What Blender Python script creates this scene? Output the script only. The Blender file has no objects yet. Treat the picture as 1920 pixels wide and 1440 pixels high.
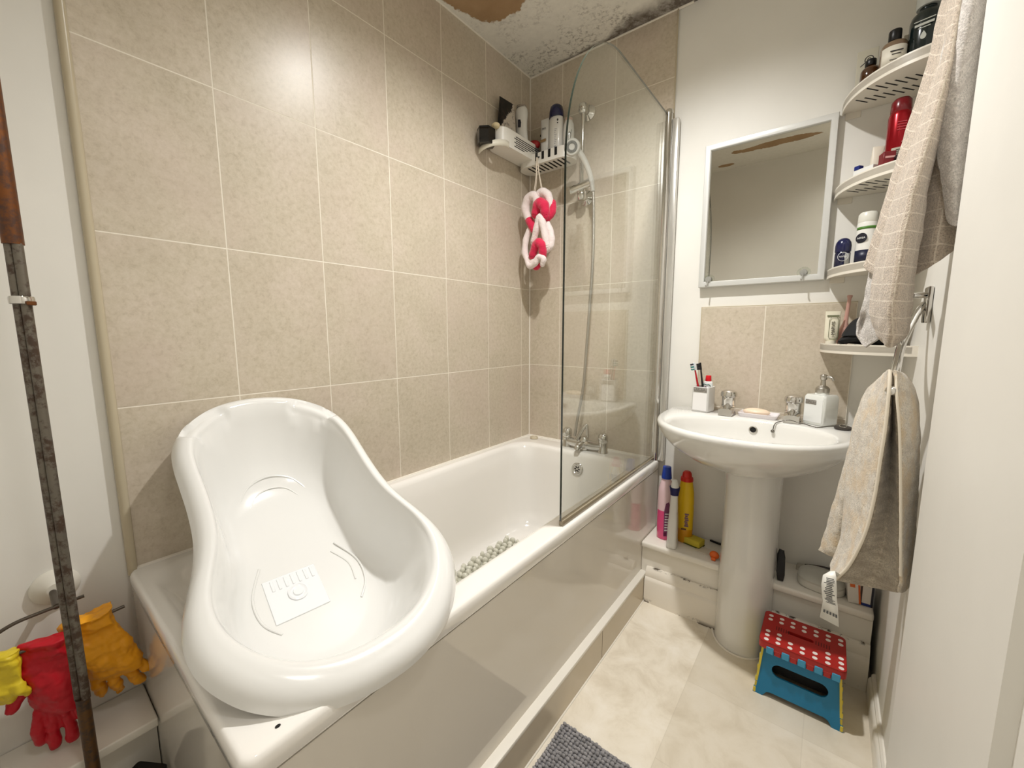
import bpy, bmesh, math, random
import numpy as np
from mathutils import Vector, Matrix, noise
random.seed(7)
KEY, FILL, EXPO, BEAM, LCOL = 130.0, 30.0, -0.15, 150.0, (1.0, 0.99, 0.975)
SC = bpy.context.scene
COL = SC.collection
PI = math.pi

# ------------------------------------------------------------------ camera (1920 x 1440)
CAM = Vector((1.30204, -1.81237, 1.14466))
RM = ((0.78638056, 0.61773891, -0.00206310), (-0.07679360, 0.10107086, 0.99191100), (0.61295054, -0.77986109, 0.12691856))
FPX = 759.217
def P(u, v, ax, val):
    """measured point: photo pixel (u,v) on the plane  axis ax = val"""
    d = Vector(((u - 960) / FPX, -(v - 720) / FPX, -1.0))
    w = Vector([sum(RM[k][i] * d[k] for k in range(3)) for i in range(3)])
    return CAM + w * ((val - CAM[ax]) / w[ax])

# ------------------------------------------------------------------ materials
def lin(c):
    c = c / 255.0
    return c / 12.92 if c <= 0.04045 else ((c + 0.055) / 1.055) ** 2.4
def rgb(r, g, b): return (lin(r), lin(g), lin(b), 1.0)
MATS = {}
def mat(name, col=(200, 200, 200), rough=0.5, metal=0.0, coat=0.0, spec=0.5, trans=0.0, ior=1.45, var=0.0, vscale=20.0, bump=0.0, bscale=60.0, sheen=0.0, emit=0.0, sss=0.0):
    if name in MATS: return MATS[name]
    m = bpy.data.materials.new(name); m.use_nodes = True
    nt = m.node_tree; b = nt.nodes['Principled BSDF']
    c = rgb(*col)
    b.inputs['Base Color'].default_value = c
    b.inputs['Roughness'].default_value = rough
    b.inputs['Metallic'].default_value = metal
    b.inputs['Coat Weight'].default_value = coat
    b.inputs['Coat Roughness'].default_value = 0.05
    b.inputs['Specular IOR Level'].default_value = spec
    b.inputs['Transmission Weight'].default_value = trans
    b.inputs['IOR'].default_value = ior
    b.inputs['Sheen Weight'].default_value = sheen
    if emit:
        b.inputs['Emission Color'].default_value = c; b.inputs['Emission Strength'].default_value = emit
    if var:
        tc = nt.nodes.new('ShaderNodeTexCoord'); nz = nt.nodes.new('ShaderNodeTexNoise')
        nz.inputs['Scale'].default_value = vscale; nz.inputs['Detail'].default_value = 6
        nt.links.new(tc.outputs['Object'], nz.inputs['Vector'])
        rp = nt.nodes.new('ShaderNodeValToRGB')
        rp.color_ramp.elements[0].position = 0.3; rp.color_ramp.elements[1].position = 0.7
        rp.color_ramp.elements[0].color = tuple(x * (1 - var) for x in c[:3]) + (1,)
        rp.color_ramp.elements[1].color = tuple(min(1, x * (1 + var)) for x in c[:3]) + (1,)
        nt.links.new(nz.outputs['Fac'], rp.inputs['Fac']); nt.links.new(rp.outputs['Color'], b.inputs['Base Color'])
    if bump:
        tc = nt.nodes.new('ShaderNodeTexCoord'); nz = nt.nodes.new('ShaderNodeTexNoise')
        nz.inputs['Scale'].default_value = bscale; nz.inputs['Detail'].default_value = 5
        nt.links.new(tc.outputs['Object'], nz.inputs['Vector'])
        bp = nt.nodes.new('ShaderNodeBump'); bp.inputs['Strength'].default_value = bump; bp.inputs['Distance'].default_value = 0.003
        nt.links.new(nz.outputs['Fac'], bp.inputs['Height']); nt.links.new(bp.outputs['Normal'], b.inputs['Normal'])
    MATS[name] = m
    return m

class NT:
    """tiny node-building helper"""
    def __init__(s, name):
        s.m = bpy.data.materials.new(name); s.m.use_nodes = True; s.t = s.m.node_tree
        s.b = s.t.nodes['Principled BSDF']; MATS[name] = s.m
    def n(s, k): return s.t.nodes.new(k)
    def l(s, a, b): s.t.links.new(a, b)
    def pos(s):
        if not hasattr(s, 'xyz'):
            s.g = s.n('ShaderNodeNewGeometry'); s.sp = s.n('ShaderNodeSeparateXYZ'); s.l(s.g.outputs['Position'], s.sp.inputs[0]); s.xyz = s.sp.outputs
        return s.xyz
    def math(s, op, a, b=None, c=None, clamp=False):
        q = s.n('ShaderNodeMath'); q.operation = op; q.use_clamp = clamp
        for i, x in enumerate((a, b, c)):
            if x is None: continue
            if isinstance(x, (int, float)): q.inputs[i].default_value = x
            else: s.l(x, q.inputs[i])
        return q.outputs[0]
    def noise(s, scale, detail=5, rough=0.55, vec=None, dist=0.0):
        q = s.n('ShaderNodeTexNoise'); q.inputs['Scale'].default_value = scale; q.inputs['Detail'].default_value = detail
        q.inputs['Roughness'].default_value = rough; q.inputs['Distortion'].default_value = dist
        if vec is None: s.pos(); vec = s.g.outputs['Position']
        s.l(vec, q.inputs['Vector']); return q.outputs['Fac']
    def ramp(s, fac, stops):
        q = s.n('ShaderNodeValToRGB'); e = q.color_ramp.elements
        while len(e) < len(stops): e.new(0.5)
        for i, (p, c) in enumerate(stops):
            e[i].position = p; e[i].color = rgb(*c) if isinstance(c, tuple) else (c, c, c, 1)
        s.l(fac, q.inputs['Fac']); return q.outputs['Color']
    def mix(s, fac, a, b, mode='MIX'):
        q = s.n('ShaderNodeMix'); q.data_type = 'RGBA'; q.blend_type = mode
        if isinstance(fac, (int, float)): q.inputs[0].default_value = fac
        else: s.l(fac, q.inputs[0])
        for i, x in ((6, a), (7, b)):
            if isinstance(x, tuple): q.inputs[i].default_value = rgb(*x)
            else: s.l(x, q.inputs[i])
        return q.outputs[2]
    def bump(s, h, strength=0.3, dist=0.002, prev=None):
        q = s.n('ShaderNodeBump'); q.inputs['Strength'].default_value = strength; q.inputs['Distance'].default_value = dist
        s.l(h, q.inputs['Height'])
        if prev is not None: s.l(prev, q.inputs['Normal'])
        return q.outputs['Normal']
    def out(s, col=None, rough=None, normal=None):
        if col is not None: s.l(col, s.b.inputs['Base Color'])
        if rough is not None:
            if isinstance(rough, (int, float)): s.b.inputs['Roughness'].default_value = rough
            else: s.l(rough, s.b.inputs['Roughness'])
        if normal is not None: s.l(normal, s.b.inputs['Normal'])
        return s.m

def tile_mat(name, ax, u0, w, v0, h, rough=0.34):
    t = NT(name); xyz = t.pos()
    U = t.math('DIVIDE', t.math('SUBTRACT', xyz[ax], u0), w); V = t.math('DIVIDE', t.math('SUBTRACT', xyz[2], v0), h)
    def edge(x, size):
        f = t.math('FRACT', x); d = t.math('MINIMUM', f, t.math('SUBTRACT', 1.0, f)); return t.math('MULTIPLY', d, size)
    e = t.math('MINIMUM', edge(U, w), edge(V, h))
    g = t.math('SUBTRACT', 1.0, t.math('DIVIDE', t.math('SUBTRACT', e, 0.0011), 0.0008, clamp=True))
    cell = t.n('ShaderNodeCombineXYZ'); t.l(t.math('FLOOR', U), cell.inputs[0]); t.l(t.math('FLOOR', V), cell.inputs[1])
    wn = t.n('ShaderNodeTexWhiteNoise'); wn.noise_dimensions = '3D'; t.l(cell.outputs[0], wn.inputs['Vector'])
    off = t.n('ShaderNodeVectorMath'); off.operation = 'MULTIPLY_ADD'
    t.l(wn.outputs['Color'], off.inputs[0]); off.inputs[1].default_value = (7, 7, 7); t.l(t.g.outputs['Position'], off.inputs[2])
    n1 = t.noise(6.0, 6, 0.6, off.outputs[0], 0.3); n2 = t.noise(75.0, 8, 0.72, off.outputs[0], 0.3); n3 = t.noise(3.2, 3, 0.5, off.outputs[0])
    c1 = t.ramp(n1, [(0.32, (188, 177, 156)), (0.52, (199, 187, 167)), (0.70, (208, 194, 178))])
    c2 = t.ramp(n2, [(0.30, (164, 149, 126)), (0.46, (197, 185, 164)), (0.64, (214, 203, 186))])
    c = t.mix(0.5, c1, c2)
    c = t.mix(t.math('MULTIPLY', t.ramp(n3, [(0.45, 0.0), (0.65, 1.0)]), 0.25), c, (203, 183, 172))
    c = t.mix(g, c, (234, 226, 210))
    r = t.math('ADD', t.math('MULTIPLY', g, 0.4), t.math('MULTIPLY_ADD', n2, 0.10, rough - 0.05))
    nb = t.bump(n2, 0.09, 0.0012); nb = t.bump(t.math('SUBTRACT', 1.0, g), 0.5, 0.001, nb)
    return t.out(c, r, nb)

def paint_mat(name, col, rough=0.55, grime=None, bump=0.06):
    t = NT(name); t.pos()
    n1 = t.noise(2.5, 4); n2 = t.noise(70, 3)
    c = t.ramp(n1, [(0.3, tuple(max(0, x - 5) for x in col)), (0.7, tuple(min(255, x + 3) for x in col))])
    return t.out(c, rough, t.bump(n2, bump, 0.002))

# ------------------------------------------------------------------ mesh building
ORG = {}
class B:
    def __init__(s): s.bm = bmesh.new(); s.mi = 0; s.mats = [None]
    def use(s, m):
        if m not in s.mats: s.mats.append(m)
        s.mi = s.mats.index(m); return s
    def _f(s, vs):
        try:
            f = s.bm.faces.new(vs); f.material_index = s.mi; f.smooth = True; return f
        except ValueError: return None
    def box(s, x0, x1, y0, y1, z0, z1, bev=0.0, seg=2, M=None):
        vs = [s.bm.verts.new(Vector(p)) for p in ((x0, y0, z0), (x1, y0, z0), (x1, y1, z0), (x0, y1, z0), (x0, y0, z1), (x1, y0, z1), (x1, y1, z1), (x0, y1, z1))]
        fs = [s._f([vs[i] for i in q]) for q in ((3, 2, 1, 0), (4, 5, 6, 7), (0, 1, 5, 4), (1, 2, 6, 5), (2, 3, 7, 6), (3, 0, 4, 7))]
        allv = vs
        if bev > 0:
            es = list({e for f in fs for e in f.edges})
            r = bmesh.ops.bevel(s.bm, geom=es, offset=bev, segments=seg, profile=0.5, affect='EDGES')
            for f in r['faces']: f.material_index = s.mi; f.smooth = True
            allv = list({v for f in r['faces'] for v in f.verts} | {v for f in fs if f.is_valid for v in f.verts})
        if M is not None:
            for v in allv: v.co = M @ v.co
        return s
    def loft(s, rings, c0=False, c1=False, closed=True):
        R = [[s.bm.verts.new(Vector(p)) for p in r] for r in rings]
        n = len(R[0]); m = n if closed else n - 1
        for a, b in zip(R, R[1:]):
            for i in range(m):
                j = (i + 1) % n; s._f([a[i], a[j], b[j], b[i]])
        if c0: s._f(list(reversed(R[0])))
        if c1: s._f(R[-1])
        return R
    def lathe(s, prof, M=None, n=32, c0=True, c1=True, sx=1.0, sy=1.0):
        """prof: list of (radius, height) about local z"""
        M = M or Matrix()
        rings = [[M @ Vector((r * sx * math.cos(2 * PI * k / n), r * sy * math.sin(2 * PI * k / n), h)) for k in range(n)] for r, h in prof]
        return s.loft(rings, c0, c1)
    def tube(s, pts, rad, n=12, caps=True, sub=0, closed=False):
        pts = [Vector(p) for p in pts]
        if sub: pts = catmull(pts, sub, closed)
        N = len(pts)
        rad = rad if callable(rad) else (lambda t, r=rad: r)
        rings = []; prev = None
        for i, p in enumerate(pts):
            a = pts[(i - 1) % N] if closed else pts[max(i - 1, 0)]; b = pts[(i + 1) % N] if closed else pts[min(i + 1, N - 1)]
            t = (b - a).normalized()
            if prev is None:
                u = t.orthogonal().normalized()
            else:
                u = (prev - t * prev.dot(t)).normalized()
            prev = u; w = t.cross(u); r = rad(i / max(N - 1, 1))
            rings.append([p + u * (r * math.cos(2 * PI * k / n)) + w * (r * math.sin(2 * PI * k / n)) for k in range(n)])
        if closed:
            rings.append(rings[0])
        s.loft(rings, caps and not closed, caps and not closed); return s
    def prism(s, poly, h0, h1, M=None, bev=0.0):
        """2-D polygon in local xy, extruded local z h0..h1"""
        M = M or Matrix()
        a = [s.bm.verts.new(M @ Vector((x, y, h0))) for x, y in poly]; b = [s.bm.verts.new(M @ Vector((x, y, h1))) for x, y in poly]
        f0 = s._f(list(reversed(a))); f1 = s._f(b); n = len(poly)
        for i in range(n): s._f([a[i], a[(i + 1) % n], b[(i + 1) % n], b[i]])
        if bev and f0 and f1:
            r = bmesh.ops.bevel(s.bm, geom=list(f0.edges) + list(f1.edges), offset=bev, segments=2, profile=0.5, affect='EDGES')
            for f in r['faces']: f.material_index = s.mi; f.smooth = True
        return s
    def ball(s, c, r, sx=1, sy=1, sz=1, n=16, M=None):
        c = Vector(c); k = n // 2
        prof = [(r * math.sin(PI * i / k), -r * math.cos(PI * i / k)) for i in range(k + 1)]
        prof[0] = (r * 0.02, -r); prof[-1] = (r * 0.02, r)
        T = Matrix.Translation(c) @ (M or Matrix()) @ Matrix.Diagonal((sx, sy, sz, 1))
        s.lathe(prof, T, n); return s
    def quad(s, p): s._f([s.bm.verts.new(Vector(q)) for q in p]); return s
    def obj(s, name, m=None, parent=None, loc=(0, 0, 0), ang=40, kind=None, label=None, solid=0.0, subd=0, fix=True, uvs=None):
        me = bpy.data.meshes.new(name)
        if fix: bmesh.ops.recalc_face_normals(s.bm, faces=s.bm.faces[:])
        org = ORG.get(parent.name, Vector((0, 0, 0))) if parent else Vector(loc)
        for v in s.bm.verts: v.co -= org
        s.bm.to_mesh(me); s.bm.free()
        me.materials.append(m if m is not None else (s.mats + [None])[1])
        for q in s.mats[1:]: me.materials.append(q)
        if ang < 180: me.set_sharp_from_angle(angle=math.radians(ang))
        o = bpy.data.objects.new(name, me); COL.objects.link(o)
        if parent: o.parent = parent
        else: o.location = org
        ORG[o.name] = org
        if kind: o['kind'] = kind
        if label: o['label'] = label
        if solid:
            d = o.modifiers.new('Solidify', 'SOLIDIFY'); d.thickness = solid; d.offset = 0
        if subd:
            d = o.modifiers.new('Subdivision', 'SUBSURF'); d.levels = subd; d.render_levels = subd
        return o
def tag(o, label, cat, group=None):
    o['label'] = label; o['category'] = cat
    if group: o['group'] = group
    return o
def thing(name, label, cat, loc=(0, 0, 0), group=None):
    o = bpy.data.objects.new(name, None); COL.objects.link(o); o.location = Vector(loc); o.empty_display_size = 0.02
    ORG[o.name] = Vector(loc); return tag(o, label, cat, group)
def struct(o): o['kind'] = 'structure'; return o
def catmull(pts, k, closed=False):
    pts = [Vector(p) for p in pts]; N = len(pts); out = []
    rng = N if closed else N - 1
    for i in range(rng):
        if closed: a, b, c, d = pts[i - 1], pts[i], pts[(i + 1) % N], pts[(i + 2) % N]
        else: a, b, c, d = pts[max(i - 1, 0)], pts[i], pts[i + 1], pts[min(i + 2, N - 1)]
        for q in range(k):
            t = q / k
            out.append(0.5 * ((2 * b) + (c - a) * t + (2 * a - 5 * b + 4 * c - d) * t * t + (3 * b - a - 3 * c + d) * t ** 3))
    if not closed: out.append(pts[-1])
    return out
def rrect(x0, x1, y0, y1, r, nc=8, ns=6):
    o = []
    cs = ((x1 - r, y0 + r, -PI / 2), (x1 - r, y1 - r, 0), (x0 + r, y1 - r, PI / 2), (x0 + r, y0 + r, PI))
    for i, (cx, cy, a0) in enumerate(cs):
        for k in range(nc + 1):
            a = a0 + PI / 2 * k / nc; o.append((cx + r * math.cos(a), cy + r * math.sin(a)))
        nx, ny, na = cs[(i + 1) % 4]; e = (nx + r * math.cos(na), ny + r * math.sin(na)); s0 = o[-1]
        for k in range(1, ns): o.append((s0[0] + (e[0] - s0[0]) * k / ns, s0[1] + (e[1] - s0[1]) * k / ns))
    return o
def R3(poly, z): return [(x, y, z) for x, y in poly]
def TR(x, y, z): return Matrix.Translation((x, y, z))
def RX(a): return Matrix.Rotation(math.radians(a), 4, 'X')
def RY(a): return Matrix.Rotation(math.radians(a), 4, 'Y')
def RZ(a): return Matrix.Rotation(math.radians(a), 4, 'Z')
def text(name, body, size, M, m, parent, ext=0.0003):
    cu = bpy.data.curves.new(name, 'FONT'); cu.body = body; cu.size = size; cu.extrude = ext; cu.align_x = 'CENTER'; cu.align_y = 'CENTER'; cu.resolution_u = 3
    t = bpy.data.objects.new('tmp', cu); COL.objects.link(t)
    bpy.context.view_layer.update()
    me = bpy.data.meshes.new_from_object(t.evaluated_get(bpy.context.evaluated_depsgraph_get()))
    bpy.data.objects.remove(t); me.transform(Matrix.Translation(-ORG[parent.name]) @ M); me.materials.clear(); me.materials.append(m)
    me.name = name
    o = bpy.data.objects.new(name, me); COL.objects.link(o); o.parent = parent; ORG[o.name] = ORG[parent.name]
    return o
# ------------------------------------------------------------------ common materials
PAINT = paint_mat('white_wall_paint', (233, 230, 222), 0.5)
GLOSSW = mat('white_gloss_paint', (232, 226, 214), 0.28, var=0.02, vscale=6)
ENAM = mat('white_enamel', (240, 236, 229), 0.1, coat=0.6)
ACRY = mat('white_plastic_gloss', (228, 227, 223), 0.16, coat=0.4)
PANEL = mat('bath_panel_gloss', (226, 219, 207), 0.07, coat=0.3)
CER = mat('white_ceramic', (228, 226, 220), 0.08, coat=0.5)
CHROME = mat('chrome', (214, 212, 208), 0.08, 1.0)
SATIN = mat('satin_steel', (190, 186, 178), 0.28, 1.0)
BLACK = mat('black_plastic', (14, 13, 14), 0.35)
DARK = mat('dark_gap', (22, 19, 16), 0.8)
WPLA = mat('white_plastic', (232, 228, 218), 0.35)
CREAMP = mat('cream_plastic', (226, 220, 203), 0.4)
GREY = mat('grey_plastic', (120, 120, 118), 0.5)
CAULK = mat('white_sealant', (232, 225, 212), 0.45)
GLAZE = tile_mat('beige_wall_tiles_long_side', 1, -0.0743, 0.2649, 0.97, 0.40)
GLAZEF = tile_mat('beige_wall_tiles_tap_end', 0, 0.191, 0.273, 0.97, 0.40)
GLAZES = tile_mat('beige_splashback_tiles', 0, 1.0965, 0.2649, 0.84, 0.402)
TRIMB = mat('beige_tile_trim', (190, 178, 152), 0.3)

# ------------------------------------------------------------------ room
W, BACK, CEIL = 1.49, -1.95, 2.42
def floor_mat():
    t = NT('beige_vinyl_floor'); xyz = t.pos()
    U = t.math('DIVIDE', t.math('SUBTRACT', xyz[0], 1.012), 0.311); V = t.math('DIVIDE', t.math('SUBTRACT', xyz[1], -0.508), 0.311)
    def edge(x):
        f = t.math('FRACT', x); return t.math('MULTIPLY', t.math('MINIMUM', f, t.math('SUBTRACT', 1.0, f)), 0.311)
    right = t.math('GREATER_THAN', xyz[0], 1.012)
    e = t.math('MINIMUM', edge(U), t.math('ADD', edge(V), t.math('SUBTRACT', 1.0, right)))
    g = t.math('SUBTRACT', 1.0, t.math('DIVIDE', e, 0.0016, clamp=True))
    cell = t.n('ShaderNodeCombineXYZ'); t.l(t.math('FLOOR', U), cell.inputs[0]); t.l(t.math('FLOOR', V), cell.inputs[1])
    wn = t.n('ShaderNodeTexWhiteNoise'); wn.noise_dimensions = '3D'; t.l(cell.outputs[0], wn.inputs['Vector'])
    n1 = t.noise(9, 7, 0.65, None, 0.5); n2 = t.noise(3, 3)
    c = t.ramp(n1, [(0.3, (212, 200, 178)), (0.5, (236, 227, 209)), (0.68, (246, 239, 225))])
    c = t.mix(t.math('MULTIPLY', n2, 0.35), c, (220, 208, 188))
    c = t.mix(t.math('MULTIPLY', right, t.math('MULTIPLY_ADD', wn.outputs['Value'], 0.5, 0.25)), c, (206, 195, 174))
    c = t.mix(t.math('MULTIPLY', g, 0.22), c, (160, 146, 124))
    return t.out(c, 0.38, t.bump(n1, 0.08, 0.002))
FLOORM = floor_mat()
b = B(); b.box(-0.1, 1.62, -2.05, 0.12, -0.06, 0.0); struct(b.obj('floor', FLOORM))

def ceiling_mat():
    t = NT('mouldy_peeling_ceiling_paint'); x, y, z = t.pos()
    n = t.noise(9, 6, 0.65); nf = t.noise(40, 5, 0.7)
    def ell(cx, cy, rx, ry, amp):
        d = t.math('SQRT', t.math('ADD', t.math('POWER', t.math('DIVIDE', t.math('SUBTRACT', x, cx), rx), 2.0), t.math('POWER', t.math('DIVIDE', t.math('SUBTRACT', y, cy), ry), 2.0)))
        d = t.math('ADD', d, t.math('MULTIPLY', t.math('SUBTRACT', n, 0.5), amp))
        return t.math('SUBTRACT', 1.0, t.math('DIVIDE', t.math('SUBTRACT', d, 0.985), 0.03, clamp=True))
    peel = t.math('MAXIMUM', ell(0.190, -0.62, 0.172, 0.235, 0.6), ell(0.90, -1.64, 0.26, 0.05, 1.3))
    peel = t.math('MAXIMUM', peel, ell(0.555, -1.85, 0.055, 0.028, 1.0))
    base = t.ramp(nf, [(0.3, (228, 224, 213)), (0.7, (238, 234, 223))])
    # speckled mould
    sp = t.math('MULTIPLY', t.ramp(t.noise(55, 6, 0.75), [(0.50, 0.0), (0.60, 1.0)]), t.ramp(t.noise(7.5, 4, 0.6), [(0.42, 0.0), (0.58, 1.0)]))
    near = t.math('SUBTRACT', 1.0, t.math('DIVIDE', t.math('ADD', t.math('MULTIPLY', y, -1.0), 0.0), 0.55, clamp=True))
    sp = t.math('MULTIPLY', sp, near)
    # black band of mould along the joint with the far wall
    s1 = t.math('DIVIDE', t.math('SUBTRACT', x, 0.42), 0.14, clamp=True); s2 = t.math('SUBTRACT', 1.0, t.math('DIVIDE', t.math('SUBTRACT', x, 0.74), 0.13, clamp=True))
    wband = t.math('MULTIPLY_ADD', t.math('MULTIPLY', s1, s2), 0.070, 0.024)
    bd = t.math('DIVIDE', t.math('ADD', t.math('MULTIPLY', y, -1.0), t.math('MULTIPLY', t.math('SUBTRACT', n, 0.5), 0.05)), wband)
    band = t.math('SUBTRACT', 1.0, t.math('DIVIDE', t.math('SUBTRACT', bd, 0.45), 0.75, clamp=True))
    band = t.math('MULTIPLY', band, t.math('MULTIPLY', t.math('DIVIDE', t.math('SUBTRACT', x, 0.08), 0.15, clamp=True), t.math('SUBTRACT', 1.0, t.math('DIVIDE', t.math('SUBTRACT', x, 0.80), 0.06, clamp=True))))
    band = t.math('MULTIPLY', band, t.ramp(t.noise(30, 5, 0.7), [(0.25, 0.45), (0.6, 1.0)]))
    c = t.mix(t.math('MULTIPLY', sp, 0.75), base, (96, 84, 66))
    c = t.mix(t.math('MULTIPLY', band, 0.9), c, (70, 55, 42))
    c = t.mix(peel, c, t.ramp(n, [(0.3, (160, 128, 92)), (0.7, (176, 146, 110))]))
    nb = t.bump(nf, 0.25, 0.002); nb = t.bump(t.math('SUBTRACT', 1.0, peel), 0.8, 0.003, nb)
    return t.out(c, 0.75, nb)
b = B(); b.box(-0.1, 1.62, -2.05, 0.12, CEIL, CEIL + 0.05); struct(b.obj('ceiling', ceiling_mat()))
b = B(); b.box(-0.12, -0.01, -2.05, 0.12, 0, CEIL); struct(b.obj('wall_left', PAINT))
b = B(); b.box(-0.01, 0.0, -1.655, 0.0, 0.55, CEIL); struct(b.obj('wall_left_tiled', GLAZE))
b = B(); b.box(-0.12, 1.62, 0.008, 0.12, 0, CEIL); struct(b.obj('wall_far', PAINT))
b = B(); b.box(0.0, 0.7224, 0.0, 0.008, 0.55, CEIL); struct(b.obj('wall_far_tiled', GLAZEF))
b = B(); b.box(-0.1, 1.62, -2.05, BACK, 0, CEIL); struct(b.obj('wall_back', PAINT))
b = B()
pr = [(1.62, 0.12), (W, 0.12), (W, -0.80)]
for k in range(7):
    a = PI / 2 * k / 6; pr.append((1.462 - 0.012 * math.sin(a) , -0.80 - 0.012 + 0.012 * math.cos(a)))
pr += [(1.45, -1.268), (1.462, -1.274), (1.462, -2.05), (1.62, -2.05)]
b.prism(pr, 0, CEIL); struct(b.obj('wall_right', PAINT, ang=35))
# trims
b = B(); b.tube([(0.0, -1.659, 0.56), (0.0, -1.659, CEIL)], 0.0095, 10); struct(b.obj('trim_1', TRIMB))
b = B(); b.tube([(0.722, 0.0, 0.58), (0.722, 0.0, CEIL)], 0.003, 8); struct(b.obj('trim_2', TRIMB))
b = B(); b.tube([(0.001, -0.001, 0.57), (0.001, -0.001, CEIL)], 0.0035, 8); struct(b.obj('trim_3', CAULK))
b = B(); b.tube([(0.0, -1.65, CEIL - 0.001), (0.0, 0.0, CEIL - 0.001)], 0.004, 8); b.tube([(0.0, 0.0, CEIL - 0.002), (0.78, 0.002, CEIL - 0.002)], 0.005, 8); struct(b.obj('trim_4', CAULK))
b = B(); b.tube([(0.0, -1.655, 0.570), (0.0, -0.0, 0.570), ], 0.006, 8); b.tube([(0.0, 0.0, 0.570), (0.73, 0.0, 0.570)], 0.006, 8); struct(b.obj('trim_5', CAULK))
# splashback over the basin
b = B(); b.box(0.8735, 1.362, 0.0, 0.008, 0.80, 1.2422); b.use(TRIMB); b.box(0.8700, 0.8735, -0.0005, 0.008, 0.80, 1.2452); b.box(0.8735, 1.362, -0.0005, 0.008, 1.2422, 1.2452)
struct(b.obj('trim_6', GLAZES))
# skirting boards
def skirt_profile():
    return [(0, 0), (0.016, 0), (0.016, 0.052), (0.013, 0.060), (0.009, 0.064), (0.009, 0.072), (0.004, 0.078), (0, 0.078)]
b = B(); pf = skirt_profile()
b.loft([[(W - x, y, z) for x, z in pf] for y in (-0.21, -0.80)], True, True)
b.loft([[(1.45 - x, y, z) for x, z in pf] for y in (-0.80, -1.94)], True, True)
struct(b.obj('baseboard_right', GLOSSW, ang=30))
# boxed-in pipes under the basin: two runs either side of the pedestal
GRIME = NT('stained_white_gloss'); GRIME.pos()
_n = GRIME.noise(34, 6, 0.7); _z = GRIME.xyz[2]
_bx = GRIME.math('MAXIMUM', GRIME.math('SUBTRACT', 1.0, GRIME.math('DIVIDE', GRIME.math('ABSOLUTE', GRIME.math('SUBTRACT', GRIME.xyz[0], 1.005)), 0.07, clamp=True)), GRIME.math('SUBTRACT', 1.0, GRIME.math('DIVIDE', GRIME.math('ABSOLUTE', GRIME.math('SUBTRACT', GRIME.xyz[0], 0.755)), 0.05, clamp=True)))
_m = GRIME.math('MULTIPLY', GRIME.ramp(GRIME.math('MULTIPLY_ADD', _bx, 0.16, _n), [(0.58, 0.0), (0.63, 1.0)]), GRIME.math('SUBTRACT', 1.0, GRIME.math('DIVIDE', _z, 0.02, clamp=True)))
_m2 = GRIME.math('MULTIPLY', GRIME.ramp(GRIME.noise(28, 6, 0.7), [(0.53, 0.0), (0.60, 1.0)]), GRIME.math('SUBTRACT', 1.0, GRIME.math('DIVIDE', GRIME.math('ABSOLUTE', GRIME.math('SUBTRACT', _z, 0.149)), 0.006, clamp=True)))
GRIME.out(GRIME.mix(GRIME.math('MAXIMUM', _m, _m2), (232, 224, 210), (72, 60, 44)), 0.33)
BX = thing('pipe_boxing', 'white painted boxed-in pipe ledge below the basin against the far wall', 'ledge', (1.12, -0.09, 0))
BX['kind'] = 'structure'
for x0, x1 in ((0.7270, 1.033), (1.197, 1.474)):
    b = B(); b.box(x0, x1, -0.172, 0.006, 0, 0.232); b.obj('face_board', GLOSSW, BX)
    b = B(); b.box(x0, x1, -0.190, 0.006, 0.232, 0.258, 0.008, 3); b.obj('top_board', GLOSSW, BX)
    b = B(); sp = [(0, 0), (0.032, 0), (0.032, 0.098), (0.028, 0.106), (0.022, 0.112), (0.022, 0.128), (0.014, 0.142), (0.008, 0.149), (0, 0.149)]
    b.loft([[(x, -0.172 - d, z) for d, z in sp] for x in (max(x0, 0.7520), x1)], True, True); b.obj('skirting', MATS['stained_white_gloss'], BX, ang=30)
b = B(); b.box(1.033, 1.197, -0.10, 0.006, 0, 0.232); b.obj('face_board', GLOSSW, BX)
# boxing along the left wall behind the end of the bath
b = B(); b.box(-0.009, 0.108, -1.949, -1.6655, 0, 0.242); b.box(-0.009, 0.143, -1.949, -1.6655, 0.240, 0.262, 0.004, 3)
struct(b.obj('trim_7', GLOSSW))

# ------------------------------------------------------------------ recessed ceiling lights
LENS = mat('lamp_lens', (255, 240, 215), 0.3, emit=6.0)
def downlight(x, y, watts, label, soft=0.03):
    t = thing('recessed_downlight', label, 'light', (x, y, CEIL), 'recessed ceiling downlights')
    b = B(); b.lathe([(0.036, -0.001), (0.045, -0.004), (0.043, -0.008), (0.034, -0.006), (0.034, -0.002)], TR(x, y, CEIL), 40, False, False); b.obj('bezel', WPLA, t)
    b = B(); b.lathe([(0.033, -0.003), (0.001, -0.003)], TR(x, y, CEIL), 32, False, True); b.obj('lens', LENS, t)
    L = bpy.data.lights.new('downlight_lamp', 'SPOT'); L.shadow_soft_size = soft; L.energy = watts; L.color = LCOL; L.spot_size = math.radians(BEAM); L.spot_blend = 1.0
    o = bpy.data.objects.new("downlight_lamp", L); COL.objects.link(o); o.location = (x, y, CEIL - 0.012)
    return t
downlight(0.786, -0.786, KEY, 'round recessed ceiling downlight nearest the basin')
downlight(1.365, -1.55, FILL, 'round recessed ceiling downlight nearest the back wall', 0.12)

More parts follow.
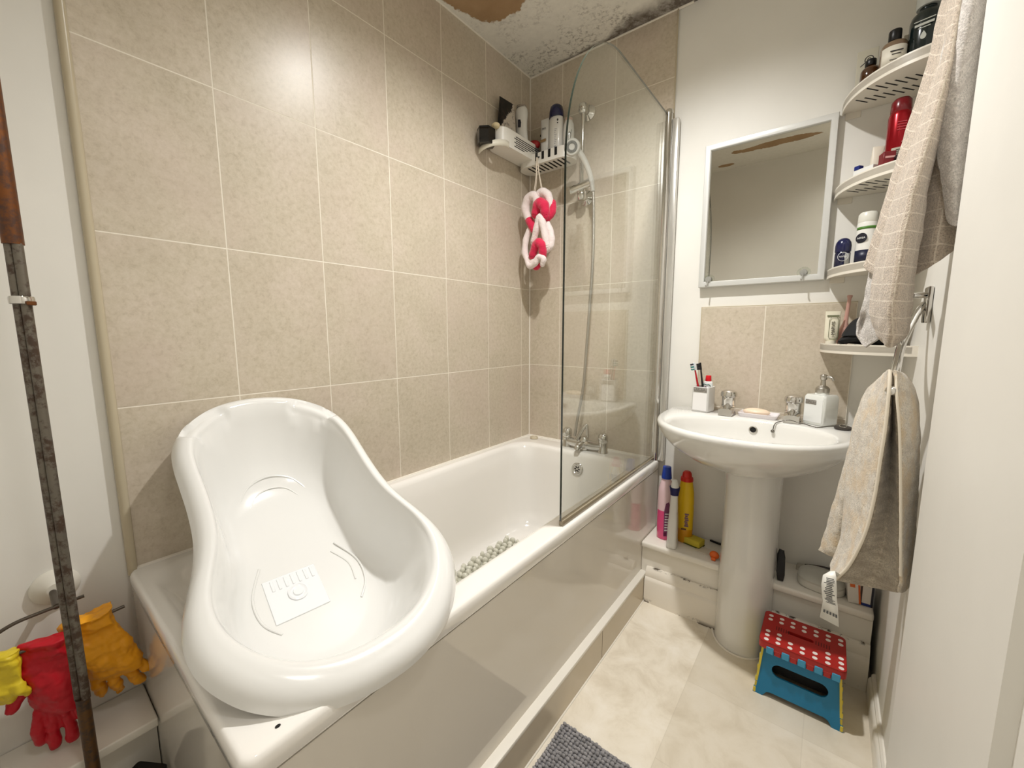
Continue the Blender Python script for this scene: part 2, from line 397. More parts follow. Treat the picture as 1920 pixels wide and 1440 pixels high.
# ------------------------------------------------------------------ bath
BT = thing('bathtub', 'white built-in bathtub with glossy panels along the beige tiled wall', 'bathtub', (0.36, -0.83, 0))
b = B()
def rr(ix0, ix1, iy0, iy1, r, z): return R3(rrect(ix0, ix1, iy0, iy1, r, 10, 10), z)
b.loft([rr(0.002, 0.716, -1.655, -0.003, 0.012, 0.530), rr(0.002, 0.727, -1.664, -0.003, 0.018, 0.530), rr(0.002, 0.731, -1.668, -0.003, 0.020, 0.538), rr(0.002, 0.731, -1.668, -0.003, 0.020, 0.562), rr(0.002, 0.728, -1.665, -0.003, 0.018, 0.5685), rr(0.003, 0.7245, -1.6615, -0.004, 0.016, 0.5713), rr(0.004, 0.720, -1.657, -0.005, 0.015, 0.5715), rr(0.028, 0.676, -1.644, -0.114, 0.085, 0.5715),
        rr(0.030, 0.672, -1.640, -0.118, 0.09, 0.5715), rr(0.036, 0.664, -1.634, -0.126, 0.10, 0.5695), rr(0.043, 0.656, -1.626, -0.134, 0.11, 0.563), rr(0.050, 0.650, -1.616, -0.140, 0.115, 0.551),
        rr(0.062, 0.640, -1.575, -0.150, 0.125, 0.48), rr(0.080, 0.622, -1.50, -0.170, 0.135, 0.36), rr(0.098, 0.604, -1.43, -0.192, 0.14, 0.25), rr(0.112, 0.590, -1.39, -0.212, 0.14, 0.195), rr(0.135, 0.567, -1.34, -0.242, 0.14, 0.167), rr(0.165, 0.537, -1.30, -0.275, 0.14, 0.158), rr(0.30, 0.40, -1.0, -0.6, 0.04, 0.155)], False, True)
b.obj('tub_shell', ENAM, BT, ang=42)
b = B(); b.box(0.712, 0.7255, -1.654, -0.004, 0.122, 0.5255); b.obj('front_panel', PANEL, BT)
b = B(); b.box(0.004, 0.7255, -1.664, -1.654, 0.0, 0.533); b.obj('end_panel', PANEL, BT)
b = B(); M = TR(0.392, -0.1495, 0.495) @ RX(82)
b.lathe([(0.030, -0.002), (0.030, 0.003), (0.027, 0.006), (0.021, 0.006), (0.019, 0.004), (0.001, 0.004)], M, 36, True, True)
b.use(DARK)
for k in range(6):
    q = M @ RZ(60 * k); b.box(0.005, 0.015, -0.003, 0.003, 0.0035, 0.0046, M=q)
b.obj('overflow_grille', CHROME, BT)
b = B(); b.lathe([(0.0028, -0.001), (0.0028, 0.0008), (0.0005, 0.0008)], TR(0.706, -1.612, 0.5715) @ Matrix.Diagonal((1, 1.4, 1, 1)), 16); b.obj('screw_hole', DARK, BT, label='small black hole in the end rim')
# plinth
b = B(); b.box(0.70, 0.750, -1.66, -0.172, 0, 0.110); b.use(GLOSSW); b.box(0.70, 0.7515, -1.66, -0.172, 0.110, 0.122, 0.003, 2)
struct(b.obj('trim_8', mat('beige_plinth', (205, 192, 170), 0.25, var=0.04, vscale=8)))
b = B(); b.tube([(0.751, -1.66, 0.0), (0.751, -0.2, 0.0)], 0.004, 8); struct(b.obj('trim_9', CAULK))
b = B(); b.box(0.7496, 0.7504, -0.6015, -0.5995, 0.002, 0.109); struct(b.obj('trim_10', mat('plinth_joint', (120, 105, 85), 0.6)))

# bath shower mixer
TP = thing('bath_mixer_tap', 'chrome bath shower mixer tap on the far bath rim', 'tap', (0.385, -0.065, 0.572))
b = B()
for sx in (0.285, 0.480):
    b.lathe([(0.026, 0.0), (0.026, 0.004), (0.022, 0.012), (0.022, 0.044), (0.021, 0.05)], TR(sx, -0.065, 0.572), 28)
b.tube([(0.285, -0.065, 0.600), (0.33, -0.069, 0.598), (0.383, -0.072, 0.600), (0.436, -0.069, 0.598), (0.480, -0.065, 0.600)], lambda t: 0.019 + 0.006 * math.sin(PI * t), 20, sub=4)
b.lathe([(0.026, -0.03), (0.027, 0.0), (0.022, 0.02), (0.016, 0.03)], TR(0.383, -0.072, 0.605), 28)
b.obj('body', CHROME, TP)
b = B(); b.tube([(0.383, -0.085, 0.603), (0.383, -0.112, 0.604), (0.383, -0.134, 0.597), (0.383, -0.142, 0.584)], lambda t: 0.017 - 0.003 * t, 20, sub=5); b.obj('spout', CHROME, TP)
for sx in (0.285, 0.480):
    b = B(); b.lathe([(0.019, 0.048), (0.024, 0.054), (0.0245, 0.072), (0.022, 0.086), (0.014, 0.094), (0.001, 0.0965)], TR(sx, -0.065, 0.572), 28); b.obj('handle', CHROME, TP)
b = B(); b.tube([(0.350, -0.085, 0.618), (0.372, -0.074, 0.665), (0.386, -0.066, 0.690), (0.392, -0.062, 0.688), (0.394, -0.06, 0.66), (0.395, -0.06, 0.62)], lambda t: 0.009 - 0.001 * t, 14, sub=5); b.obj('diverter_lever', CHROME, TP)

# shower rail, handset, hose
SH = thing('shower_riser', 'chrome shower riser rail with handset and hose on the tiled far wall', 'shower', (0.335, 0.0, 1.77))
b = B(); b.tube([(0.335, -0.055, 1.775), (0.335, -0.055, 2.150)], 0.0095, 20); b.obj('rail', CHROME, SH)
for z in (2.150, 1.775):
    b = B(); b.lathe([(0.034, 0.0), (0.034, 0.006), (0.022, 0.013), (0.014, 0.02), (0.014, 0.05)], TR(0.335, 0.0, z) @ RX(90), 28)
    b.lathe([(0.002, -0.024), (0.016, -0.022), (0.021, -0.014), (0.021, 0.014), (0.016, 0.02), (0.002, 0.022)], TR(0.335, -0.055, z), 28); b.obj('wall_bracket', CHROME, SH)
b = B(); b.tube([(0.285, -0.075, 1.800), (0.300, -0.072, 1.802), (0.372, -0.070, 1.815), (0.398, -0.072, 1.820)], 0.0185, 24, sub=2); b.tube([(0.335, -0.055, 1.785), (0.335, -0.055, 1.83)], 0.017, 20); b.obj('slider', CHROME, SH)
WC = mat('silver_plastic', (206, 204, 198), 0.25, 0.35)
b = B()
hp = [(0.408, -0.085, 1.770), (0.402, -0.09, 1.815), (0.392, -0.10, 1.86), (0.376, -0.118, 1.905), (0.358, -0.142, 1.94)]
b.tube(hp, lambda t: 0.0095 + 0.004 * t, 18, sub=5); hd = Vector((0.40, -0.90, -0.22)).normalized()
Mh = TR(0.345, -0.165, 1.945) @ hd.to_track_quat('Z', 'Y').to_matrix().to_4x4()
b.lathe([(0.002, -0.030), (0.018, -0.027), (0.032, -0.012), (0.036, 0.002), (0.035, 0.012), (0.031, 0.016), (0.002, 0.016)], Mh, 36); hs = b.obj('handset', WC, SH)
b = B(); b.lathe([(0.024, 0.0155), (0.024, 0.0180), (0.013, 0.0180), (0.013, 0.0155)], Mh, 36, False, False); b.obj('spray_ring', mat('spray_grey', (92, 92, 90), 0.5, var=0.5, vscale=180), hs, label='dark ring of spray nozzles')
b = B(); ph = [(0.409, -0.085, 1.768), (0.412, -0.082, 1.70), (0.412, -0.078, 1.49), (0.400, -0.078, 1.25), (0.388, -0.078, 1.05), (0.376, -0.078, 0.88), (0.350, -0.082, 0.72), (0.338, -0.085, 0.635)]
b.tube(ph, 0.0068, 14, sub=12); b.obj('hose', mat('steel_hose', (176, 172, 164), 0.3, 0.9, bump=0.6, bscale=300), SH)

# glass bath screen
SN = thing('shower_screen', 'clear glass shower screen with rounded top corner and chrome hinge post on the bath rim', 'shower screen', (0.71, -0.02, 0.572))
def pane_mat():
    m = bpy.data.materials.new('clear_pane'); m.use_nodes = True; t = m.node_tree
    for n in list(t.nodes): t.nodes.remove(n)
    o = t.nodes.new('ShaderNodeOutputMaterial'); mx = t.nodes.new('ShaderNodeMixShader'); tr = t.nodes.new('ShaderNodeBsdfTransparent'); gl = t.nodes.new('ShaderNodeBsdfGlossy'); fr = t.nodes.new('ShaderNodeFresnel')
    tr.inputs[0].default_value = (0.972, 0.982, 0.974, 1); gl.inputs['Roughness'].default_value = 0.0; gl.inputs[0].default_value = (0.95, 0.97, 0.95, 1); gm = t.nodes.new('ShaderNodeNewGeometry'); mr = t.nodes.new('ShaderNodeMapRange'); mr.inputs[3].default_value = 1.5; mr.inputs[4].default_value = 1 / 1.5; t.links.new(gm.outputs['Backfacing'], mr.inputs[0]); t.links.new(mr.outputs[0], fr.inputs[0])
    t.links.new(fr.outputs[0], mx.inputs[0]); t.links.new(tr.outputs[0], mx.inputs[1]); t.links.new(gl.outputs[0], mx.inputs[2]); t.links.new(mx.outputs[0], o.inputs[0]); return m
PANE = pane_mat(); GEDGE = mat('green_glass_edge', (20, 34, 28), 0.08, coat=0.5, spec=0.8)
b = B(); y0, y1, z0, z1, r = -0.036, -0.828, 0.588, 2.016, 0.27
poly = [(y0, z0), (y1, z0)]
for k in range(25):
    a = PI - PI / 2 * k / 24; poly.append((y1 + 0.33 + 0.33 * math.cos(a), z1 - 0.416 + 0.416 * math.sin(a)))
poly.append((y0, z1))
Mx = Matrix(((0, 0, 1, 0.707), (1, 0, 0, 0), (0, 1, 0, 0), (0, 0, 0, 1)))
b.prism(poly, 0, 0.006, Mx); o = b.obj('glass_panel', PANE, SN, ang=25); o.data.materials.append(GEDGE)
for p in o.data.polygons: p.material_index = 0 if len(p.vertices) > 4 else 1
b = B(); b.tube([(0.711, -0.022, 0.572), (0.711, -0.022, 2.03)], 0.0155, 24); b.lathe([(0.017, 0), (0.017, 0.012), (0.014, 0.016), (0.001, 0.017)], TR(0.711, -0.022, 2.022), 24); b.obj('hinge_post', CHROME, SN)
b = B(); b.box(0.7265, 0.752, -0.026, -0.001, 0.572, 2.0, 0.003, 2); b.obj('wall_profile', mat('silver_profile', (205, 203, 197), 0.22, 0.7), SN)
b = B(); b.box(0.703, 0.717, -0.826, -0.038, 0.572, 0.589, 0.002, 2); b.obj('bottom_seal', mat('grubby_clear_seal', (150, 138, 116), 0.25, coat=0.3), SN)

# pebble anti-slip mat inside the bath
PM = B(); PEB = mat('clear_pebble_vinyl', (212, 210, 194), 0.15, coat=0.8, spec=0.6, sss=0.3)
rnd = random.Random(3)
for i in range(11):
    for j in range(20):
        x = 0.160 + i * 0.030 + (0.015 if j % 2 else 0) + rnd.uniform(-.004, .004); y = -0.400 - j * 0.029 + i * 0.003 + rnd.uniform(-.004, .004)
        PM.ball((x, y, 0.171), 0.0155, rnd.uniform(0.75, 1.1), rnd.uniform(0.6, 0.85), rnd.uniform(0.7, 1.15), 10, RZ(rnd.uniform(-50, 50)))
PM.box(0.155, 0.485, -0.985, -0.39, 0.1585, 0.165, 0.002, 1)
tag(PM.obj('bath_mat_pebbles', PEB, None, (0.32, -0.68, 0.158), ang=80), 'translucent pebble anti-slip mat lying on the bottom of the bath', 'bath mat')
b = B(); MSH = TR(0.072, -0.055, 0.5725) @ RZ(20)
b.lathe([(0.021, 0), (0.022, 0.006), (0.018, 0.013), (0.014, 0.012), (0.010, 0.009), (0.001, 0.009)], MSH, 24, sy=0.8)
b.ball(MSH @ Vector((0, 0, 0.011)), 0.009, 1.2, 1, 0.6, 12)
tag(b.obj('bath_plug', mat('cream_rubber', (202, 190, 165), 0.5, var=0.12, vscale=120), None, (0.072, -0.055, 0.572)), 'small round cream bath plug on the far tiled corner of the bath rim', 'plug')

# ------------------------------------------------------------------ baby bath
C0 = Vector((0.4154, -1.4307, 0.7614)); AX = Vector((-0.88363513, 0.09973007, 0.45743072)); PE = Vector((-0.10949125, -0.99397416, 0.00520035)); NN = Vector((0.45519295, -0.04548944, 0.88923005))
C0 = C0 - PE * 0.017
BB = thing('baby_bath', 'white plastic baby bath tilted over the bath, its narrow end against the tiles', 'baby bath', tuple(C0 - NN * 0.2))
half = [(-.392, 0), (-.389, .05), (-.378, .095), (-.36, .135), (-.335, .17), (-.30, .203), (-.25, .232), (-.20, .2445), (-.15, .243), (-.10, .231), (-.05, .2155), (0, .205), (.05, .2005), (.11, .2), (.17, .202), (.23, .204), (.28, .202), (.325, .193), (.365, .175), (.40, .146), (.43, .108), (.45, .062), (.458, 0)]
full = [Vector((s, w, 0)) for s, w in half] + [Vector((s, -w, 0)) for s, w in reversed(half[1:-1])]
OUT = catmull(full, 6, True); MID = 0.03
def tb(s, w, d): return C0 + AX * s + PE * w - NN * d
def tring(kf, kh, kw, d, lift=0.0):
    o = []
    for p in OUT:
        ds = p.x - MID; s = MID + ds * (kh if ds > 0 else kf); w = p.y * kw; dd = d
        for cs, cw, sg in ((0.360, 0.128, 1), (0.360, -0.128, -1)):   # soap rests pressed into the shoulders
            ax = Vector((0.66, -0.75 * sg)).normalized(); q = Vector((s - cs, w - cw)); a = q.dot(ax) / 0.062; c = q.dot(Vector((-ax.y, ax.x))) / 0.021
            e = a * a * a * a + c * c * c * c
            if e < 1.6 and kw < 0.958: dd += 0.013 * min(1, max(0, (1.6 - e) / 0.9))
        o.append(tb(s, w, dd))
    return o
b = B()
R_ = [(1.0, 1.0, 1.0, .035), (1.008, 1.006, 1.014, .034), (1.005, 1.004, 1.010, .031), (.998, .998, .997, .023), (.985, .988, .975, .0135), (.965, .972, .945, .006), (.94, .952, .912, .0015), (.915, .935, .885, 0), (.89, .918, .862, -.001), (.868, .905, .845, .001), (.855, .895, .834, .004)]
R_ += [(.846, .885, .832, .009), (.838, .868, .816, .016), (.829, .840, .795, .035), (.82, .80, .77, .06), (.806, .74, .735, .095), (.787, .665, .70, .13), (.76, .59, .655, .158), (.725, .51, .60, .176), (.69, .43, .53, .186), (.60, .35, .43, .190), (.45, .25, .31, .191), (.28, .15, .18, .191), (.12, .06, .07, .191)]
b.loft([tring(*r) for r in R_], False, True)
ar = lambda pts, r: b.tube([tb(*p) for p in pts], r, 8, True, 6)
ar([(.215, .085, .183), (.262, .052, .167), (.279, 0, .159), (.262, -.052, .167), (.215, -.085, .183)], 0.0036)
ar([(.205, .06, .187), (.238, .035, .178), (.248, 0, .1745), (.238, -.035, .178), (.205, -.06, .187)], 0.0022)
ar([(.02, -.085, .188), (-.05, -.115, .186), (-.11, -.112, .188), (-.15, -.085, .190)], 0.0026)
ar([(.0, -.07, .190), (-.05, -.095, .190), (-.10, -.092, .190)], 0.002)
ar([(.02, .085, .188), (-.05, .115, .186), (-.11, .112, .188), (-.15, .085, .190)], 0.0026)
b.obj('tub_shell', ACRY, BB, ang=70)
b = B()
MT = Matrix.Translation(tb(-0.072, 0.03, 0.190)) @ Matrix((AX, PE, NN)).transposed().to_4x4()
b.box(-0.055, 0.055, -0.052, 0.060, -0.002, 0.0016, 0.001, 1, M=MT)  # paler pad added for the bright reflection round the drain
for k in range(7): b.box(0.022, 0.050, -0.044 + 0.014 * k, -0.038 + 0.014 * k, 0.001, 0.0032, 0.0008, 1, M=MT)
b.lathe([(0.021, 0.001), (0.021, 0.004), (0.018, 0.005), (0.015, 0.003), (0.011, 0.003), (0.010, 0.006), (0.004, 0.0065), (0.001, 0.0065)], MT, 32)
b.obj('drain_plug', mat('white_plug', (236, 237, 238), 0.08, coat=0.7), BB)
# ------------------------------------------------------------------ pedestal basin
BS = thing('pedestal_basin', 'white ceramic basin on a full pedestal against the far wall', 'basin', (1.095, -0.2, 0))
def dshape(cx, hw, yb, yf, n=64, e=2.25, rb=0.03):
    """back edge straight on y=yb, rounded front reaching y=yf"""
    o = []; ym = yb + (yf - yb) * 0.30
    for k in range(n):
        a = 2 * PI * k / n; c, s = math.cos(a), math.sin(a)
        if s <= 0:
            x = cx + hw * math.copysign(abs(c) ** (2 / e), c); y = ym + (ym - yf) * -(abs(s) ** (2 / e))
        else:
            x = cx + hw * math.copysign(abs(c) ** (2 / 5.5), c); y = ym + (yb - ym) * (abs(s) ** (2 / 5.5))
        o.append((x, y))
    return o
def ellip(cx, cy, rx, ry, n=64, e=2.2):
    return [(cx + rx * math.copysign(abs(math.cos(2 * PI * k / n)) ** (2 / e), math.cos(2 * PI * k / n)), cy + ry * math.copysign(abs(math.sin(2 * PI * k / n)) ** (2 / e), math.sin(2 * PI * k / n))) for k in range(n)]
b = B(); cx = 1.095
b.loft([R3(dshape(1.11, 0.075, -0.02, -0.28), 0.655), R3(dshape(1.105, 0.13, -0.005, -0.34), 0.672), R3(dshape(cx, 0.205, 0.004, -0.405), 0.700), R3(dshape(cx, 0.262, 0.004, -0.455), 0.738), R3(dshape(cx, 0.292, 0.004, -0.487), 0.775), R3(dshape(cx, 0.305, 0.004, -0.502), 0.805),
        R3(dshape(cx, 0.308, 0.004, -0.506), 0.818), R3(dshape(cx, 0.305, 0.003, -0.502), 0.826), R3(dshape(cx, 0.298, 0.002, -0.495), 0.829),
        R3(ellip(cx, -0.302, 0.250, 0.170), 0.828), R3(ellip(cx, -0.302, 0.243, 0.164), 0.824), R3(ellip(cx, -0.302, 0.238, 0.159), 0.813), R3(ellip(cx, -0.300, 0.232, 0.152), 0.79), R3(ellip(cx, -0.296, 0.220, 0.141), 0.755), R3(ellip(cx, -0.285, 0.185, 0.112), 0.72), R3(ellip(cx, -0.28, 0.11, 0.07), 0.695), R3(ellip(cx, -0.28, 0.025, 0.02), 0.688)], True, True)
b.obj('basin', CER, BS, ang=180)
b = B()
b.loft([R3(dshape(1.118, r, -0.105, f), z) for r, f, z in ((0.092, -0.290, 0.0), (0.091, -0.289, 0.03), (0.090, -0.289, 0.12), (0.088, -0.289, 0.35), (0.087, -0.290, 0.58), (0.091, -0.297, 0.655), (0.092, -0.30, 0.675))], True, True)
b.obj('pedestal', CER, BS, ang=60)
b = B(); M = TR(1.103, -0.1495, 0.793) @ RX(80)
b.lathe([(0.0135, -0.004), (0.0135, 0.002), (0.010, 0.003), (0.0095, 0.0005)], M, 24, True, False); b.use(DARK).lathe([(0.0095, 0.0006), (0.001, 0.0006)], M, 24, False, True)
b.obj('overflow_ring', SATIN, BS)
b = B(); b.tube([(1.118 + 0.100 * math.cos(a), -0.162 + 0.134 * math.sin(a), 0.001) for a in [PI + PI * k / 20 for k in range(21)]], 0.004, 8); b.obj('floor_seal', CAULK, BS)
def pillar_tap(x, label):
    t = thing('basin_tap', label, 'tap', (x, -0.075, 0.829), 'pillar taps on the basin'); M = TR(x, -0.075, 0.828)
    b = B(); b.lathe([(0.028, 0), (0.028, 0.005), (0.0255, 0.012), (0.0245, 0.030), (0.025, 0.036)], M, 32)
    b.loft([[(x + sx * w, y, z + dz) for sx, dz in ((-1, -h), (1, -h), (1.0, h * .6), (0.55, h), (-0.55, h), (-1.0, h * .6))] for y, w, z, h in ((-0.07, 0.024, 0.848, 0.016), (-0.100, 0.024, 0.847, 0.0155), (-0.122, 0.0235, 0.845, 0.015), (-0.136, 0.023, 0.843, 0.0135))], True, True)
    b.obj('spout', CHROME, t, ang=35)
    b = B(); b.lathe([(0.022, 0.034), (0.0235, 0.038), (0.0240, 0.066), (0.0285, 0.070), (0.0290, 0.080), (0.026, 0.088), (0.016, 0.093), (0.001, 0.095)], M, 32); b.obj('handle', CHROME, t)
pillar_tap(1.005, 'chrome pillar tap between the toothbrush tumbler and the soap dish')
pillar_tap(1.212, 'chrome pillar tap beside the soap dispenser')

# tumbler with brushes
def rsq(w, d, r, z, M): return [M @ Vector((x, y, z)) for x, y in rrect(-w / 2, w / 2, -d / 2, d / 2, r, 4, 2)]
TUM = thing('toothbrush_tumbler', 'square frosted tumbler holding toothbrushes on the left corner of the basin', 'tumbler', (0.914, -0.075, 0.829))
M = TR(0.914, -0.075, 0.829) @ RZ(-10); FROST = mat('frosted_glass', (222, 220, 216), 0.22, coat=0.5, trans=0.12)
b = B(); b.loft([rsq(0.062, 0.062, 0.008, 0, M), rsq(0.066, 0.066, 0.008, 0.004, M), rsq(0.066, 0.066, 0.008, 0.098, M), rsq(0.063, 0.063, 0.007, 0.100, M), rsq(0.057, 0.057, 0.006, 0.098, M), rsq(0.055, 0.055, 0.006, 0.012, M)], True, True); b.obj('cup', FROST, TUM, ang=30)
PLQ = mat('pewter_plaque', (150, 146, 140), 0.35, 0.7, bump=1.0, bscale=260)
def plaque(M, w, h, parent):
    b = B(); b.box(-w / 2, w / 2, -0.0012, 0.0006, -h / 2, h / 2, 0.0004, 1, M=M)
    for k in range(5):
        q = M @ TR(-w / 2 + w * (k + .5) / 5, -0.001, 0); b.ball(q @ Vector((0, 0, 0)), h * 0.26, 0.8, 0.35, 1.0, 8)
    b.obj('plaque', PLQ, parent)
plaque(M @ TR(0, -0.0335, 0.088), 0.050, 0.017, TUM)
b = B(); b.box(-0.027, 0.027, -0.0336, -0.0328, 0.006, 0.076, M=M); b.obj('front_panel', mat('white_tumbler_panel', (236, 234, 232), 0.25), TUM)
def brush(lx, ly, tip, hcol, label, bcols):
    base = M @ Vector((lx, ly, 0.016)); t = thing('toothbrush', label, 'toothbrush', tuple(base), 'toothbrushes in the tumbler'); tip = Vector(tip); d = tip - base
    b = B(); b.tube([base, base + d * 0.35 + Vector((0, 0, 0.004)), base + d * 0.72, tip], lambda u: 0.0048 - 0.002 * u + 0.0012 * math.sin(PI * min(1, u * 1.6)), 10, sub=5); b.obj('handle', mat(hcol[0], hcol[1], 0.3), t)
    b = B(); q = Matrix.Translation(tip) @ d.to_track_quat('Z', 'X').to_matrix().to_4x4()
    n = (q.to_3x3().inverted() @ Vector((-0.85, -0.5, 0))); n.z = 0; n.normalize(); ang = math.atan2(n.y, n.x); q = q @ Matrix.Rotation(ang, 4, 'Z')
    mh = mat(*bcols[0]); b.box(-0.003, 0.003, -0.006, 0.006, -0.004, 0.026, 0.002, 2, M=q)
    for i, c in enumerate(bcols[1:]):
        b.use(mat(*c)); z0 = -0.002 + 0.0052 * i; b.box(0.003, 0.014, -0.0055, 0.0055, z0, z0 + 0.0046, 0.0008, 1, M=q)
    b.obj('head', mh, t)
pt = P(1303, 692, 1, -0.098); brush(-0.008, 0.006, (pt.x, -0.098, pt.z), ('red_brush_handle', (186, 22, 38)), 'red toothbrush with white and teal bristles in the tumbler', [('white_brush_head', (214, 220, 226), 0.4), ('teal_bristle', (26, 128, 120), 0.6), ('white_bristle', (225, 230, 232), 0.6), ('teal_bristle',), ('white_bristle',), ('navy_bristle', (18, 24, 40), 0.6)])
pt = P(1314, 692, 1, -0.075); brush(0.006, 0.004, (pt.x, -0.075, pt.z), ('black_brush_handle', (20, 17, 18)), 'black toothbrush with black bristles in the tumbler', [('black_brush_handle',), ('black_bristle', (28, 24, 26), 0.7), ('black_bristle',), ('black_bristle',), ('black_bristle',), ('black_bristle',)])
def tubepack(name, label, M, h, w, d, body, cap, caph=0.018, capr=0.012, capdown=True, cat='tube'):
    """soft tube: oval shoulder end tapering to a flat crimp. M places the cap/shoulder end, crimp towards +z"""
    t = thing(name, label, cat, tuple(M.to_translation())); b = B(); z0 = caph
    pr = lambda rx, ry, z: [M @ Vector((rx * math.cos(2 * PI * k / 28), ry * math.sin(2 * PI * k / 28), z)) for k in range(28)]
    b.loft([pr(capr * .8, capr * .8, z0 - .001), pr(w * .42, d * .46, z0 + .004), pr(w * .48, d * .5, z0 + .010), pr(w * .49, d * .48, z0 + h * .35), pr(w * .5, d * .30, z0 + h * .7), pr(w * .51, 0.0022, z0 + h * .93), pr(w * .515, 0.0016, z0 + h)], True, True); b.obj('tube_body', body, t)
    b = B(); b.lathe([(capr, 0), (capr * 1.03, 0.002), (capr, caph), (capr * .7, caph)], M, 24); b.obj('cap', cap, t)
    return t
pt = P(1326, 724, 1, -0.085); q = Vector((pt.x, -0.075, pt.z))
TPST = thing('toothpaste_tube', 'white toothpaste tube standing cap up with red cap in the tumbler', 'toothpaste', tuple(q))
b = B(); Mq = M @ TR(0.012, 0.008, 0.02); el = lambda rx, ry, z: [Mq @ Vector((rx * math.cos(2 * PI * k / 28), ry * math.sin(2 * PI * k / 28), z)) for k in range(28)]
b.loft([el(.020, .002, 0), el(.020, .008, .04), el(.0185, .0125, .085), el(.017, .012, .098), el(.008, .008, .102)], True, True); b.use(mat('teal_print', (20, 95, 90), 0.4))
b.tube([Mq @ Vector(p) for p in ((-.016, -.0095, .083), (-.010, -.0125, .090), (0, -.0133, .087), (.008, -.0125, .089), (.014, -.010, .083))], 0.0012, 6); b.use(mat('purple_print', (96, 72, 92), 0.4)).ball(Mq @ Vector((-.004, -.0105, .078)), .006, 1, .45, .7, 10); b.obj('tube_body', mat('white_tube', (232, 234, 232), 0.25), TPST)
b = B(); b.lathe([(.0105, .101), (.0115, .103), (.0098, .122), (.009, .1235)], Mq, 20); b.obj('cap', mat('red_cap', (206, 14, 30), 0.3), TPST)

# soap dish, soap
DSH = thing('soap_dish', 'flat white soap dish between the two basin taps', 'soap dish', (1.108, -0.072, 0.829)); M = TR(1.108, -0.072, 0.829) @ RZ(-3)
b = B(); b.loft([rsq(.118, .070, .008, 0, M), rsq(.128, .078, .008, .014, M), rsq(.124, .074, .007, .015, M), rsq(.108, .058, .006, .008, M)], True, True); b.obj('dish', mat('lilac_white_plastic', (232, 226, 228), 0.2, coat=0.3), DSH, ang=35)
tag(B().ball((1.100, -0.072, 0.8465), .045, 1, .62, .30, 24, RZ(-3)).obj('soap_bar', mat('cream_soap', (238, 216, 190), 0.35, sss=0.2), None, (1.100, -0.072, 0.837)), 'oval cream bar of soap in the white soap dish', 'soap')

# dispenser
DSP = thing('soap_dispenser', 'square white soap dispenser with steel pump on the right of the basin', 'soap dispenser', (1.290, -0.085, 0.829)); M = TR(1.290, -0.085, 0.829) @ RZ(-34)
b = B(); b.loft([rsq(.066, .066, .008, 0, M), rsq(.072, .072, .009, .005, M), rsq(.072, .072, .009, .095, M), rsq(.064, .064, .010, .103, M), rsq(.036, .036, .012, .1045, M), rsq(.034, .034, .012, .110, M)], True, True); b.obj('bottle', mat('milky_glass', (226, 227, 221), 0.14, coat=0.7), DSP, ang=35)
b = B(); b.box(-.030, .030, -.0366, -.0355, .010, .088, M=M); b.obj('front_panel', mat('dispenser_panel', (232, 233, 230), 0.2), DSP)
plaque(M @ TR(-.009, -.0366, .078), .036, .015, DSP)
b = B(); b.lathe([(.019, .108), (.020, .111), (.020, .124), (.014, .131), (.008, .134), (.0065, .152), (.010, .156), (.0105, .168), (.008, .171), (.001, .172)], M, 28); b.tube([M @ Vector(p) for p in ((.0, 0, .163), (.018, .003, .1635), (.026, .004, .160), (.029, .005, .153))], .0038, 12, sub=4); b.obj('pump', SATIN, DSP)

# basin plug on ball chain
PLG = thing('basin_plug', 'dark rubber basin plug with its ball chain on the basin rim behind the towel', 'plug', (1.352, -0.135, 0.829))
b = B(); M = TR(1.352, -0.135, 0.8295) @ RX(6); b.lathe([(.018, 0), (.023, .002), (.023, .007), (.019, .009), (.001, .009)], M, 28); b.obj('stopper', mat('plug_rubber', (70, 64, 60), 0.3, 0.3), PLG)
b = B(); b.tube([M @ Vector((.009 * math.cos(a), .009 * math.sin(a), .0105 + .002 * math.sin(a))) for a in [2 * PI * k / 24 for k in range(24)]], .0016, 8, closed=True); b.obj('pull_ring', CHROME, PLG)
cp = catmull([(1.333, -.135, .837), (1.31, -.147, .8335), (1.288, -.168, .832), (1.272, -.162, .8325), (1.252, -.142, .8335), (1.238, -.135, .834), (1.21, -.136, .840), (1.192, -.138, .836), (1.180, -.142, .832), (1.1705, -.148, .828), (1.166, -.155, .820), (1.164, -.158, .806), (1.163, -.160, .799)], 12)
b = B(); b.tube(cp, .0016, 6); acc = 0
for a, c in zip(cp, cp[1:]):
    acc += (c - a).length
    if acc > .0045: b.ball(c, .0022, n=6); acc = 0
b.ball(cp[-1], .006, n=12); b.obj('ball_chain', mat('chain_metal', (120, 116, 110), 0.25, 0.9), PLG)

# ------------------------------------------------------------------ mirror
MR = thing('wall_mirror', 'rectangular mirror in a silver frame above the basin', 'mirror', (1.062, 0.0, 1.32)); x0, x1, z0, z1, fw = 0.8575, 1.2655, 1.3225, 1.862, 0.0215
b = B(); M = Matrix(((1, 0, 0, 0), (0, 0, -1, 0.007), (0, 1, 0, 0), (0, 0, 0, 1)))
ro = lambda i, h: [M @ Vector((x, y, h)) for x, y in ((x0 + i, z0 + i), (x1 - i, z0 + i), (x1 - i, z1 - i), (x0 + i, z1 - i))]
b.loft([ro(0, 0), ro(0, .026), ro(.002, .029), ro(fw * .5, .0305), ro(fw - .002, .029), ro(fw, .026), ro(fw, .018)], True, False); b.obj('frame', mat('silver_frame', (214, 214, 210), 0.35, 0.25), MR, ang=30)
b = B(); b.box(x0 + fw - .002, x1 - fw + .002, -.013, .006, z0 + fw - .002, z1 - fw + .002); b.obj('mirror_glass', mat('mirror_silver', (206, 204, 196), 0.0, 1.0), MR)
CLEAR = pane_mat(); CLEAR.name = 'clear_suction_plastic'
